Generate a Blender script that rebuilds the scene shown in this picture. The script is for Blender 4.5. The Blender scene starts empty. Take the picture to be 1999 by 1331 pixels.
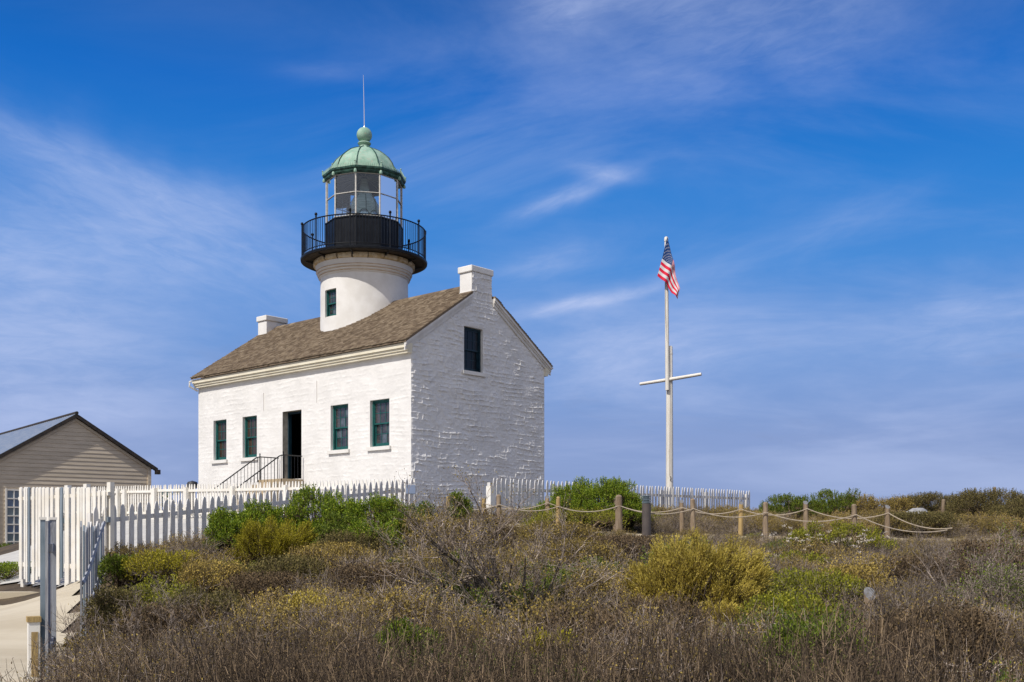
import bpy, math, random
import numpy as np
from mathutils import Vector, Matrix

R = math.radians
SC = bpy.context.scene
COL = SC.collection
random.seed(7)
RNG = np.random.default_rng(11)

# ------------------------------------------------------------------ camera
EYE = 1.6
cam = bpy.data.objects.new('camera', bpy.data.cameras.new('camera'))
COL.objects.link(cam)
cam.location = (0, 0, EYE)
cam.rotation_euler = (R(90), 0, 0)
cam.data.sensor_width = 36
cam.data.lens = 38.1
cam.data.shift_y = 0.1926
cam.data.clip_start = 0.1
cam.data.clip_end = 20000
SC.camera = cam

# ------------------------------------------------------------------ light
SUN_AZ = 40.0      # degrees left of straight behind the camera
SUN_EL = 49.0
to_sun = Vector((-math.sin(R(SUN_AZ)) * math.cos(R(SUN_EL)), -math.cos(R(SUN_AZ)) * math.cos(R(SUN_EL)), math.sin(R(SUN_EL))))
sun = bpy.data.objects.new('sun', bpy.data.lights.new('sun', 'SUN'))
COL.objects.link(sun)
sun.data.energy = 4.1
sun.data.angle = R(0.5)
sun.data.color = (1.0, 0.94, 0.86)
sun.rotation_euler = to_sun.to_track_quat('Z', 'Y').to_euler()

W = bpy.data.worlds.new("World")
SC.world = W
W.use_nodes = True
wt = W.node_tree
wt.nodes.clear()


class NT:
    """small helper to wire shader nodes"""
    def __init__(s, tree): s.t = tree
    def n(s, kind, inp=None, **props):
        nd = s.t.nodes.new(kind)
        for k, v in props.items(): setattr(nd, k, v)
        for k, v in (inp or {}).items():
            sock = nd.inputs[k]
            if isinstance(v, bpy.types.NodeSocket): s.t.links.new(v, sock)
            else: sock.default_value = v
        return nd
    def math(s, op, a, b=0.0, clamp=False):
        return s.n('ShaderNodeMath', {0: a, 1: b}, operation=op, use_clamp=clamp).outputs[0]
    def mix(s, fac, a, b, blend='MIX'):
        m = s.n('ShaderNodeMix', {0: fac, 6: a, 7: b}, data_type='RGBA', blend_type=blend)
        return m.outputs[2]
    def ramp(s, fac, stops, interp='LINEAR'):
        r = s.n('ShaderNodeValToRGB', {0: fac})
        r.color_ramp.interpolation = interp
        el = r.color_ramp.elements
        while len(el) > 1: el.remove(el[-1])
        el[0].position = stops[0][0]; el[0].color = c4(stops[0][1])
        for p, c in stops[1:]:
            e = el.new(p); e.color = c4(c)
        return r.outputs[0]
    def maprange(s, v, a, b, c=0.0, d=1.0, smooth=True):
        return s.n('ShaderNodeMapRange', {0: v, 1: a, 2: b, 3: c, 4: d}, clamp=True,
                   interpolation_type='SMOOTHSTEP' if smooth else 'LINEAR').outputs[0]
    def noise(s, vec, scale, detail=4, rough=.5, dist=0.0):
        return s.n('ShaderNodeTexNoise', {'Vector': vec, 'Scale': scale, 'Detail': detail, 'Roughness': rough, 'Distortion': dist}).outputs[0]


def c4(c):
    if isinstance(c, (int, float)): c = (c, c, c)
    return (c[0], c[1], c[2], 1.0)


w = NT(wt)
tc = w.n('ShaderNodeTexCoord').outputs['Generated']
sky = w.n('ShaderNodeTexSky', sky_type='NISHITA', sun_disc=False, sun_elevation=R(SUN_EL), sun_rotation=R(180 + SUN_AZ),
          air_density=1.0, dust_density=0.6, ozone_density=2.0, altitude=120)
sep = w.n('ShaderNodeSeparateXYZ', {0: tc})
X, Y, Z = sep.outputs
deep = w.ramp(w.math('MAXIMUM', Z, 0.0), [(0.0, (2.5, 3.35, 6.0)), (.09, (2.3, 3.3, 6.3)), (.16, (1.4, 3.0, 6.7)), (.24, (.55, 2.55, 6.9)), (.30, (.18, 2.1, 6.6)),
                                         (.38, (.0, 1.42, 5.7)), (.45, (.0, 1.02, 4.3)), (.7, (.3, 1.2, 4.0)), (1.0, (.5, 1.3, 3.8))])
base_sky = w.mix(.94, sky.outputs[0], deep)
# unseen sky behind the camera, paled as added fill for the shaded gable
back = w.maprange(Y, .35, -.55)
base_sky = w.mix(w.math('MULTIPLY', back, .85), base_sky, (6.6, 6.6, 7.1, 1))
# cirrus: wind-drawn veils on a flat layer above, plus low soft bands near the horizon
den = w.math('ADD', w.math('MAXIMUM', Z, 0.0), .16)
px_ = w.math('DIVIDE', X, den); py_ = w.math('DIVIDE', Y, den)
layer = w.n('ShaderNodeCombineXYZ', {0: px_, 1: py_, 2: 0.0}).outputs[0]
rot = w.n('ShaderNodeMapping', {'Vector': layer, 'Rotation': (0, 0, R(14)), 'Scale': (.75, 1.35, 1.0), 'Location': (6.3, 2.9, 0)}).outputs[0]
n1 = w.noise(rot, 1.0, 9, .62, 1.4)
n2 = w.noise(layer, .42, 3, .5, .3)
veil = w.math('MULTIPLY', w.maprange(n1, .38, .92), w.maprange(n2, .38, .62))
azel = w.n('ShaderNodeCombineXYZ', {0: w.math('ARCTAN2', X, Y), 1: w.math('ARCSINE', Z), 2: 0.0}).outputs[0]
bands = w.n('ShaderNodeMapping', {'Vector': azel, 'Scale': (3.0, 17.0, 1.0), 'Location': (.4, 2.2, 0)}).outputs[0]
n3 = w.noise(bands, 1.0, 6, .55, .5)
lowm = w.maprange(Z, .02, .34, 1.0, 0.0)
low = w.math('MULTIPLY', w.maprange(n3, .42, .72), lowm)
n4 = w.noise(w.n('ShaderNodeMapping', {'Vector': azel, 'Scale': (5.0, 16.0, 1.0), 'Rotation': (0, 0, R(0)), 'Location': (2.4, .6, 0)}).outputs[0], 1.0, 7, .6, .8)


def streak(az0, el0, ang, ln, wd, amp):
    """one feathery streak of cirrus about a direction of the sky (degrees)"""
    m = w.n('ShaderNodeMapping', {'Vector': azel, 'Location': (-R(az0), -R(el0), 0)}).outputs[0]
    m = w.n('ShaderNodeMapping', {'Vector': m, 'Rotation': (0, 0, -R(ang))}).outputs[0]
    wob = w.noise(azel, 14.0, 3, .5)
    s2 = w.n('ShaderNodeSeparateXYZ', {0: m})
    yy = w.math('ADD', s2.outputs[1], w.math('MULTIPLY', w.math('SUBTRACT', wob, .5), R(wd * 1.6)))
    a = w.math('DIVIDE', s2.outputs[0], R(ln)); b = w.math('DIVIDE', yy, R(wd))
    q = w.math('ADD', w.math('MULTIPLY', a, a), w.math('MULTIPLY', b, b))
    fal = w.math('EXPONENT', w.math('MULTIPLY', q, -1.0))
    fib = w.noise(w.n('ShaderNodeMapping', {'Vector': m, 'Scale': (22, 85, 1)}).outputs[0], 1.0, 6, .65, .6)
    return w.math('MULTIPLY', w.math('MULTIPLY', fal, amp), w.maprange(fib, .25, .75, .55, 1.2))


tot = w.math('ADD', w.math('MULTIPLY', veil, .5), w.math('MULTIPLY', low, .42))
for a in [(4.0, 12.3, 11, 3.6, .38, .62), (3.2, 17.6, 20, 3.0, .45, .42), (5.0, 18.6, -8, 1.8, .4, .32), (2.0, 14.2, 12, 2.6, .7, .26),
          (-22, 18.0, -14, 8.0, 1.0, .24), (-17, 15.0, -16, 9.0, 2.4, .34), (-24, 13.0, 0, 7.0, 3.0, .30), (3.0, 26.4, 6, 3.0, 1.3, .34),
          (8.5, 26.5, 8, 5.5, 2.2, .22), (17, 15.5, 20, 4.0, 1.0, .12), (-9.5, 23.0, 3, 2.4, .4, .10), (13, 24.5, 10, 7.0, 2.6, .22), (-25, 8, 0, 9, 4.5, .4), (6, 9.5, 0, 7, 2.2, .3), (22, 10, 3, 6, 2.0, .3)]:
    tot = w.math('ADD', tot, streak(*a))
tot = w.math('MINIMUM', tot, .8)
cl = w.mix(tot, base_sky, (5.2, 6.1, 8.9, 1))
# a few dim lilac-grey smears low down
dark = w.math('MULTIPLY', w.maprange(n4, .56, .74), w.maprange(Z, .05, .26, 1.0, 0.0))
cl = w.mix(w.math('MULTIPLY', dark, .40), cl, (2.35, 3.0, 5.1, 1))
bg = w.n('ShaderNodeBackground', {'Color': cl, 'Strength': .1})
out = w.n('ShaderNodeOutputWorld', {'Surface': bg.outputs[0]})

vs = SC.view_settings
vs.view_transform = 'Standard'
vs.look = 'None'
vs.exposure = 0.0
vs.gamma = 1
vs.use_curve_mapping = False
SC.cycles.max_bounces = 6
SC.cycles.transparent_max_bounces = 24
SC.cycles.caustics_reflective = False
SC.cycles.caustics_refractive = False

# ------------------------------------------------------------------ materials
MATS = {}


def mat(name, c1, c2=None, scale=3.0, rough=.8, bump=0.0, bscale=40.0, island=False, spec=.3, trans=0.0, metal=0.0, c3=None, stretch=(1, 1, 1), objv=0.0, lo=.35, hi=.65):
    m = bpy.data.materials.new(name)
    m.use_nodes = True
    t = m.node_tree; t.nodes.clear()
    k = NT(t)
    co = k.n('ShaderNodeTexCoord').outputs['Object']
    if stretch != (1, 1, 1): co = k.n('ShaderNodeMapping', {'Vector': co, 'Scale': stretch}).outputs[0]
    if c2 is None: col = None
    else:
        if island:
            f = k.n('ShaderNodeNewGeometry').outputs['Random Per Island']
            col = k.ramp(f, [(0, c1), (.5, c3 or c2), (1, c2)]) if c3 else k.mix(f, c4(c1), c4(c2))
        else:
            f = k.maprange(k.noise(co, scale, 7, .6), lo, hi)
            col = k.mix(f, c4(c1), c4(c2))
            if c3:
                f2 = k.maprange(k.noise(co, scale * 2.7 + 1, 5, .6, .5), .55, .75)
                col = k.mix(f2, col, c4(c3))
    if objv:
        rnd = k.n('ShaderNodeObjectInfo').outputs['Random']
        v = k.maprange(rnd, 0, 1, 1 - objv, 1 + objv, smooth=False)
        hs = k.n('ShaderNodeHueSaturation', {'Color': col if col is not None else c4(c1), 'Value': v})
        col = hs.outputs[0]
    p = k.n('ShaderNodeBsdfPrincipled', {'Roughness': rough, 'Specular IOR Level': spec, 'Metallic': metal})
    if col is None: p.inputs['Base Color'].default_value = c4(c1)
    else: t.links.new(col, p.inputs['Base Color'])
    if bump:
        b = k.n('ShaderNodeBump', {'Height': k.noise(co, bscale, 6, .65), 'Strength': bump, 'Distance': .02})
        t.links.new(b.outputs[0], p.inputs['Normal'])
    o = k.n('ShaderNodeOutputMaterial')
    if trans:
        tr = k.n('ShaderNodeBsdfTranslucent')
        if col is None: tr.inputs[0].default_value = c4(c1)
        else: t.links.new(col, tr.inputs[0])
        mx = k.n('ShaderNodeMixShader', {0: trans, 1: p.outputs[0], 2: tr.outputs[0]})
        t.links.new(mx.outputs[0], o.inputs[0])
    else:
        t.links.new(p.outputs[0], o.inputs[0])
    MATS[name] = m
    return m


def glass_mat(name, tint, gl=.12, rough=.02):
    m = bpy.data.materials.new(name); m.use_nodes = True
    t = m.node_tree; t.nodes.clear(); k = NT(t)
    fr = k.n('ShaderNodeFresnel', {'IOR': 1.5}).outputs[0]
    f = k.math('ADD', fr, gl, clamp=True)
    a = k.n('ShaderNodeBsdfTransparent', {0: c4(tint)}); b = k.n('ShaderNodeBsdfGlossy', {0: (1, 1, 1, 1), 'Roughness': rough})
    mx = k.n('ShaderNodeMixShader', {0: f, 1: a.outputs[0], 2: b.outputs[0]})
    o = k.n('ShaderNodeOutputMaterial', {0: mx.outputs[0]})
    return m


M_WALL = mat('whitewashed_stone', (.80, .785, .76), (.72, .705, .68), scale=1.2, rough=.85, bump=.25, bscale=28)
M_PLASTER = mat('white_plaster', (.80, .785, .755), (.72, .70, .66), scale=1.6, rough=.8, bump=.12, bscale=18)
M_CAPSTONE = mat('stained_capstone', (.66, .56, .40), (.46, .33, .16), scale=5, rough=.85, bump=.5, bscale=14, c3=(.22, .16, .09))
M_RINGEDGE = mat('weathered_moulding_edge', (.46, .30, .15), (.62, .48, .32), scale=4, rough=.8)
M_CREAM = mat('cream_paint', (.80, .75, .60), (.73, .67, .52), scale=2.5, rough=.6, bump=.05, bscale=30)
M_TRIMGREY = mat('offwhite_rake_paint', (.72, .70, .66), (.62, .59, .54), scale=2.5, rough=.6)
M_SHINGLE = mat('cedar_shingle', (.105, .076, .050), (.255, .20, .137), rough=.9, island=True, c3=(.172, .128, .086), bump=.4, bscale=30)
M_TEAL = mat('teal_window_paint', (.012, .085, .08), (.022, .12, .112), scale=6, rough=.45)
M_DARKTEAL = mat('dark_teal_paint', (.006, .022, .035), (.012, .04, .06), scale=6, rough=.4)
M_GLASS = mat('dark_window_glass', (.022, .026, .034), (.075, .065, .065), scale=3.5, rough=.06, spec=.9, bump=.03, bscale=3)
M_GLASSBLUE = mat('window_glass_painted_reflection', (.10, .125, .15), (.05, .06, .075), scale=5, rough=.08, spec=.6)  # paler bluish panes: a reflection painted into the glass colour
M_GLASSBROWN = mat('brown_window_glass', (.060, .040, .028), (.035, .026, .02), scale=3.0, rough=.12, spec=.5)
M_GLASSNAVY = mat('unlit_window_glass', (.006, .010, .016), rough=.3, spec=.3)
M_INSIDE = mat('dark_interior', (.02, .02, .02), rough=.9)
M_STONEREV = mat('bare_stone_reveal', (.30, .28, .24), (.46, .43, .37), scale=5, rough=.9, bump=.3)
M_BLACK = mat('black_iron_paint', (.005, .006, .009), (.010, .012, .016), scale=5, rough=.42, spec=.22)
M_BLACKRUST = mat('rusty_black_iron', (.014, .016, .018), (.06, .04, .028), scale=6, rough=.5, spec=.4, lo=.5, hi=.8)
M_UNDER = mat('gallery_underside', (.03, .025, .02), (.06, .045, .03), scale=5, rough=.7)
M_COPPER = mat('green_copper', (.22, .37, .28), (.34, .49, .39), scale=3.5, rough=.65, c3=(.42, .37, .30), bump=.1, bscale=15)
M_COPPERDK = mat('dark_green_copper', (.012, .035, .028), (.05, .13, .10), scale=7, rough=.55)
M_MULLION = mat('pale_mullion_paint', (.62, .60, .55), (.48, .47, .44), scale=8, rough=.5)
M_LGLASS = glass_mat('lantern_glass', (.90, .95, .97), .0)
M_LENS = mat('fresnel_lens_glass', (.50, .60, .56), (.70, .78, .74), scale=4, rough=.15, spec=.8, stretch=(1, 1, 9))
M_ZINC = mat('pale_metal_rod', (.55, .55, .6), rough=.35, metal=.6)
M_SLATE = mat('lantern_ceiling_paint', (.08, .125, .18), rough=.6)
M_RIB = mat('lantern_rib_paint', (.34, .36, .37), rough=.5)
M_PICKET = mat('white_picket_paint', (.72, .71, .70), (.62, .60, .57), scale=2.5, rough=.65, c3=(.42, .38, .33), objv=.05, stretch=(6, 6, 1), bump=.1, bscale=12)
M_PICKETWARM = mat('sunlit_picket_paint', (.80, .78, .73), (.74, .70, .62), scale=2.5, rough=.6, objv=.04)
M_POSTGREY = mat('weathered_shade_grey_boards', (.36, .38, .41), (.22, .22, .24), scale=1.2, rough=.7, c3=(.55, .55, .56), stretch=(9, 9, .8), objv=.12, bump=.3, bscale=8)  # weathered grey, plus the blue-grey of the shaded side put into the colour
M_BLUEBOARD = mat('shade_blue_boards', (.13, .17, .20), (.24, .29, .34), scale=1.5, rough=.6, stretch=(6, 6, 1), objv=.15)  # shade put into the colour: blue-grey of shaded sides and gaps
M_SIDING = mat('tan_clapboard', (.62, .53, .41), (.54, .46, .35), scale=1.4, rough=.7, objv=.05, bump=.1, bscale=20, stretch=(1, 1, 6))
M_DARKTRIM = mat('dark_roof_trim', (.03, .028, .026), (.06, .045, .035), scale=6, rough=.7)
M_METALROOF = mat('blue_grey_metal_roof', (.22, .27, .34), (.33, .36, .40), scale=1.5, rough=.4, metal=.3, spec=.5, stretch=(1, 6, 1))
M_WOOD = mat('weathered_post_wood', (.20, .145, .095), (.30, .23, .16), scale=3, rough=.9, stretch=(8, 8, 1), bump=.5, bscale=10, objv=.15)
M_WOODOCHRE = mat('ochre_post_wood', (.46, .33, .14), (.34, .24, .11), scale=3, rough=.9, stretch=(8, 8, 1), bump=.5, bscale=10)
M_ENDGRAIN = mat('pale_cut_post_top', (.20, .20, .21), (.13, .125, .12), scale=14, rough=.85)
M_ROPE = mat('hemp_rope', (.44, .38, .30), (.34, .28, .21), scale=30, rough=.9)
M_BOLLARD = mat('bronze_bollard_metal', (.085, .07, .065), (.11, .09, .08), scale=5, rough=.45, spec=.5)
M_LOUVRE = mat('blue_grey_louvre', (.20, .26, .30), (.14, .18, .21), scale=9, rough=.4, metal=.3)
M_MAST = mat('white_mast_paint', (.78, .75, .69), (.70, .66, .58), scale=3, rough=.55, c3=(.50, .45, .38), stretch=(5, 5, .8))
M_RED = mat('flag_red', (.72, .012, .05), rough=.7, trans=.1)
M_WHITE = mat('flag_white', (.78, .78, .80), rough=.7, trans=.25)
M_BLUE = mat('flag_blue', (.010, .045, .17), rough=.7, trans=.05)
M_SOIL = mat('shade_darkened_soil', (.045, .035, .025), (.11, .08, .048), scale=.9, rough=.95, bump=.6, bscale=9, c3=(.045, .035, .026))  # darkened soil: the shade between the brush is put into its colour
M_SAND = mat('pale_trail_sand', (.50, .42, .29), (.40, .32, .20), scale=2.2, rough=.95, bump=.4, bscale=14)
M_CONCRETE = mat('tan_concrete', (.52, .46, .35), (.43, .37, .27), scale=.8, rough=.85, bump=.15, bscale=8, stretch=(.5, 2.2, 1))
M_YARD = mat('pale_yard_paving', (.55, .53, .48), (.48, .455, .41), scale=1.2, rough=.85, bump=.1, bscale=10)
M_ASPHALT = mat('grey_road', (.16, .16, .17), (.12, .12, .13), scale=4, rough=.9)
M_TREAD = mat('tan_stone_step', (.46, .37, .24), (.36, .29, .20), scale=4, rough=.85, bump=.2)
M_SIGN = mat('sky_reflection_sign_panel', (.30, .37, .52), (.26, .33, .47), scale=3, rough=.25, spec=.5)  # blue-grey of the reflected sky put into the panel colour
M_ROCK = mat('pale_rock', (.36, .36, .36), (.24, .24, .25), scale=6, rough=.9, bump=.4, bscale=12)
M_UTIL = mat('dark_utility_metal', (.05, .05, .055), rough=.5)
# vegetation
M_TWIG = mat('grey_twig', (.09, .07, .055), (.46, .38, .32), rough=.95, island=True, c3=(.21, .168, .135), objv=.45)
M_STEM = mat('dry_stem', (.035, .026, .018), (.36, .26, .16), rough=.95, island=True, c3=(.085, .06, .04), objv=.5)
M_BRANCH = mat('bare_branch_bark', (.04, .033, .028), (.17, .145, .12), scale=7, rough=.9, c3=(.36, .31, .26))
M_LGREEN = mat('bright_green_leaf', (.075, .13, .010), (.38, .44, .03), rough=.6, island=True, c3=(.17, .26, .015), trans=.25)
M_LDGREEN = mat('dark_green_leaf', (.06, .10, .010), (.24, .29, .025), rough=.6, island=True, c3=(.13, .18, .015), trans=.25)
M_LOLIVE = mat('olive_yellow_leaf', (.38, .29, .04), (.64, .51, .12), rough=.75, island=True, c3=(.50, .40, .07), trans=.25)
M_LOLIVEDK = mat('deep_olive_leaf', (.22, .20, .012), (.48, .40, .03), rough=.7, island=True, c3=(.34, .30, .018), trans=.25)
M_LOCHRE = mat('ochre_dry_leaf', (.15, .105, .04), (.52, .38, .09), rough=.85, island=True, c3=(.28, .21, .055), objv=.25, trans=.2)
M_LBROWN = mat('brown_dry_leaf', (.085, .06, .034), (.24, .165, .085), rough=.9, island=True, c3=(.14, .098, .055), trans=.15)
M_LOBROWN = mat('olive_brown_leaf', (.075, .068, .022), (.26, .21, .07), rough=.8, island=True, c3=(.15, .125, .04), trans=.2)
M_LYGREEN = mat('yellow_green_leaf', (.13, .14, .015), (.42, .40, .03), rough=.7, island=True, c3=(.24, .25, .022), trans=.3)
M_FLOWER = mat('dried_white_flower', (.50, .44, .36), (.66, .60, .52), rough=.9, island=True)


# ------------------------------------------------------------------ mesh helpers
class MB:
    def __init__(s): s.v = []; s.f = []; s.m = []
    def add(s, v, f, mi=0, M=None):
        o = len(s.v)
        s.v += [tuple(M @ Vector(p)) for p in v] if M else [tuple(p) for p in v]
        s.f += [tuple(i + o for i in q) for q in f]
        s.m += [mi] * len(f)
        return s
    def box(s, x0, x1, y0, y1, z0, z1, mi=0, M=None):
        v = [(x0, y0, z0), (x1, y0, z0), (x1, y1, z0), (x0, y1, z0), (x0, y0, z1), (x1, y0, z1), (x1, y1, z1), (x0, y1, z1)]
        return s.add(v, [(0, 3, 2, 1), (4, 5, 6, 7), (0, 1, 5, 4), (1, 2, 6, 5), (2, 3, 7, 6), (3, 0, 4, 7)], mi, M)
    def prism(s, poly, d, mi=0, M=None):
        """poly: 3-D points of one face, d: extrusion vector"""
        n = len(poly); d = Vector(d)
        v = [Vector(p) for p in poly] + [Vector(p) + d for p in poly]
        f = [tuple(range(n - 1, -1, -1)), tuple(range(n, 2 * n))] + [(i, (i + 1) % n, n + (i + 1) % n, n + i) for i in range(n)]
        return s.add(v, f, mi, M)
    def tube(s, pts, r, n=6, mi=0, caps=True, M=None):
        pts = [Vector(p) for p in pts]; k = len(pts)
        rr = r if isinstance(r, (list, tuple)) else [r] * k
        v = []; up = Vector((.13, .2, 1)).normalized()
        for i, p in enumerate(pts):
            t = (pts[min(i + 1, k - 1)] - pts[max(i - 1, 0)]).normalized()
            a = t.cross(up)
            if a.length < .05: a = t.cross(Vector((1, 0, 0)))
            a.normalize(); b = t.cross(a)
            for j in range(n):
                q = 2 * math.pi * j / n
                v.append(p + (a * math.cos(q) + b * math.sin(q)) * rr[i])
        f = [(i * n + j, i * n + (j + 1) % n, (i + 1) * n + (j + 1) % n, (i + 1) * n + j) for i in range(k - 1) for j in range(n)]
        if caps: f += [tuple(range(n - 1, -1, -1)), tuple((k - 1) * n + j for j in range(n))]
        return s.add(v, f, mi, M)
    def lathe(s, prof, n=48, cx=0, cy=0, ph=0.0, mi=0, closed=False, a0=0, a1=None):
        v = []; k = len(prof)
        for i in range(n):
            a = ph + 2 * math.pi * i / n
            for (r, z) in prof: v.append((cx + r * math.sin(a), cy - r * math.cos(a), z))
        f = []
        for i in range(n):
            j = (i + 1) % n
            for q in range(k - 1 if not closed else k):
                q2 = (q + 1) % k
                f.append((i * k + q, j * k + q, j * k + q2, i * k + q2))
        return s.add(v, f, mi)
    def build(s, name, mats, parent=None, smooth=False, loc=None, rotz=None):
        me = bpy.data.meshes.new(name)
        me.from_pydata(s.v, [], s.f)
        for m in (mats if isinstance(mats, (list, tuple)) else [mats]): me.materials.append(m)
        if any(s.m): me.polygons.foreach_set('material_index', s.m)
        me.update()
        if smooth: shade(me, smooth if smooth is not True else 40)
        o = bpy.data.objects.new(name, me); COL.objects.link(o)
        if parent is not None: o.parent = parent
        if loc is not None: o.location = loc
        if rotz is not None: o.rotation_euler.z = rotz
        return o


def shade(me, ang):
    me.polygons.foreach_set('use_smooth', [True] * len(me.polygons))
    try: me.set_sharp_from_angle(angle=R(ang))
    except Exception: pass


def np_obj(name, V, F, mats, parent=None, smooth=False, mi=None, link=True):
    """fast mesh from arrays; F is (n,k)"""
    me = np_mesh(name, V, F, mats, smooth, mi)
    o = bpy.data.objects.new(name, me)
    if link: COL.objects.link(o)
    if parent is not None: o.parent = parent
    return o


def np_mesh(name, V, F, mats, smooth=False, mi=None):
    me = bpy.data.meshes.new(name)
    V = np.asarray(V, dtype=np.float32); F = np.asarray(F, dtype=np.int32)
    k = F.shape[1]
    me.vertices.add(len(V)); me.vertices.foreach_set('co', V.ravel())
    me.loops.add(F.size); me.loops.foreach_set('vertex_index', F.ravel())
    me.polygons.add(len(F)); me.polygons.foreach_set('loop_start', np.arange(0, F.size, k, dtype=np.int32))
    for m in (mats if isinstance(mats, (list, tuple)) else [mats]): me.materials.append(m)
    if mi is not None: me.polygons.foreach_set('material_index', np.asarray(mi, dtype=np.int32))
    if smooth: me.polygons.foreach_set('use_smooth', np.ones(len(F), dtype=bool))
    me.update(calc_edges=True); me.validate()
    return me


def tag(o, label=None, cat=None, group=None, kind=None):
    if label: o['label'] = label
    if cat: o['category'] = cat
    if group: o['group'] = group
    if kind: o['kind'] = kind
    return o


def empty(name, loc=(0, 0, 0), rz=0.0, **k):
    o = bpy.data.objects.new(name, None); COL.objects.link(o)
    o.location = loc; o.rotation_euler = (0, 0, rz); o.empty_display_size = .3
    return tag(o, **k)


def inst(src, name, parent, loc=(0, 0, 0), rot=(0, 0, 0), scale=None):
    o = src.copy(); o.name = name; COL.objects.link(o)
    o.parent = parent; o.location = loc; o.rotation_euler = rot
    if scale: o.scale = scale
    return o


def vnoise(x, y, seed=0, octaves=3):
    """smooth value noise on arrays, about -1..1"""
    r = np.random.default_rng(seed); tab = r.uniform(-1, 1, (64, 64)); out = 0; a = 1; tot = 0
    x = np.asarray(x, float); y = np.asarray(y, float)
    for o in range(octaves):
        xi = np.floor(x).astype(int); yi = np.floor(y).astype(int); fx = x - xi; fy = y - yi
        fx = fx * fx * (3 - 2 * fx); fy = fy * fy * (3 - 2 * fy)
        g = lambda i, j: tab[(xi + i + 17 * o) % 64, (yi + j + 31 * o) % 64]
        out = out + a * ((g(0, 0) * (1 - fx) + g(1, 0) * fx) * (1 - fy) + (g(0, 1) * (1 - fx) + g(1, 1) * fx) * fy)
        tot += a; a *= .5; x = x * 2.03; y = y * 2.03
    return out / tot


# ------------------------------------------------------------------ terrain
CP = np.array([
    (0, -10, 0), (20, -5, 0), (-20, -5, 0), (0, 0, 0), (0, 6, 0), (8, 5, .05), (-8, 5, 0), (0, 9, .15), (5, 9, .18), (-3.2, 9, .03), (10, 9, .22), (20, 8, .25),
    (0, 12, .42), (4, 12, .45), (7, 12, .42), (-3, 12, .3), (-5.1, 12, .0), (0, 14.5, .75), (4, 14.5, .80), (7, 14, .72), (-3, 15, .78), (-4.6, 15, .5),
    (0, 18, 1.2), (5, 18, 1.2), (10, 18, 1.12), (-2.5, 18.5, 1.28), (-4.4, 18, 1.12), (2.5, 21.8, 1.5), (2.5, 25, 1.68), (8, 21, 1.40), (8, 24, 1.58), (14, 20, 1.3), (16, 24, 1.6), (20, 15, .9), (22, 24, 1.6),
    (-6.6, 17.8, 1.05), (-5.5, 14.5, .18), (-4.4, 21, 1.48), (-2.2, 23.9, 1.85), (0, 26.5, 2.0), (8, 36.6, 2.15), (3, 29, 2.08),
    (-8, 12, 0), (-12, 12, 0), (-7.6, 15, .2), (-10, 15, .2), (-8.3, 18, .42), (-12, 18, .42), (-9.6, 20, .62), (-10.8, 22, .74), (-13, 25, .77), (-17, 33, .75), (-20, 43, .6), (-26, 60, .7), (-30, 10, 0), (-30, 25, .6), (-30, 45, .7),
    (-8, 22.5, 1.35), (-9, 28, 1.85), (-14.1, 37, 2.2), (-5.3, 29.4, 2.05), (-2.3, 26.7, 2.0), (-3, 32, 2.2), (1, 36.5, 2.2), (-10.6, 39.6, 2.25), (-6.5, 46, 2.3), (5, 46, 2.3), (12, 40, 2.3),
    (10, 30, 1.95), (16, 32, 2.05), (22, 36, 2.2), (20, 46, 2.4), (34, 30, 1.9), (30, 62, 2.5), (10, 62, 2.4), (-10, 62, 2.3), (34, 15, .9), (34, 5, .2)], float)


def tps_fit(P, lam=.02):
    n = len(P); d = np.linalg.norm(P[:, None, :2] - P[None, :, :2], axis=2)
    K = np.where(d > 0, d * d * np.log(d + 1e-9), 0) + lam * np.eye(n)
    A = np.zeros((n + 3, n + 3)); A[:n, :n] = K; A[:n, n] = 1; A[:n, n + 1:] = P[:, :2]; A[n:, :n] = A[:n, n:].T
    return np.linalg.solve(A, np.concatenate([P[:, 2], [0, 0, 0]]))


TW = tps_fit(CP)


def gz(x, y):
    x = np.atleast_1d(np.asarray(x, float)); y = np.atleast_1d(np.asarray(y, float))
    xc = np.clip(x, -32, 36).ravel(); yc = np.clip(y, -10, 64).ravel()
    out = np.empty(len(xc))
    for i in range(0, len(xc), 20000):
        a = xc[i:i + 20000]; b = yc[i:i + 20000]
        d = np.hypot(a[:, None] - CP[None, :, 0], b[:, None] - CP[None, :, 1])
        K = np.where(d > 0, d * d * np.log(d + 1e-9), 0)
        out[i:i + 20000] = K @ TW[:-3] + TW[-3] + a * TW[-2] + b * TW[-1]
    return out.reshape(x.shape)


def g1(x, y): return float(gz(x, y)[0])


def at(px, Yd): return (px - 1000) / 2116 * Yd


def zt(py, Yd): return EYE + (1050 - py) / 2116 * Yd


def grid_sheet(name, xs, ys, zf, material, keep=None):
    xs = np.asarray(xs); ys = np.asarray(ys)
    XX, YY = np.meshgrid(xs, ys); ZZ = zf(XX, YY)
    V = np.stack([XX, YY, ZZ], -1).reshape(-1, 3); nx = len(xs)
    i, j = np.meshgrid(np.arange(nx - 1), np.arange(len(ys) - 1))
    a = (j * nx + i).ravel()
    F = np.stack([a, a + 1, a + nx + 1, a + nx], -1)
    if keep is not None:
        c = V[F].mean(1); F = F[keep(c[:, 0], c[:, 1])]
        used = np.unique(F); re = np.zeros(len(V), int); re[used] = np.arange(len(used)); V = V[used]; F = re[F]
    return np_obj(name, V, F, material, smooth=True)


def far(a, b, s): return np.arange(a, b, s)


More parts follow.
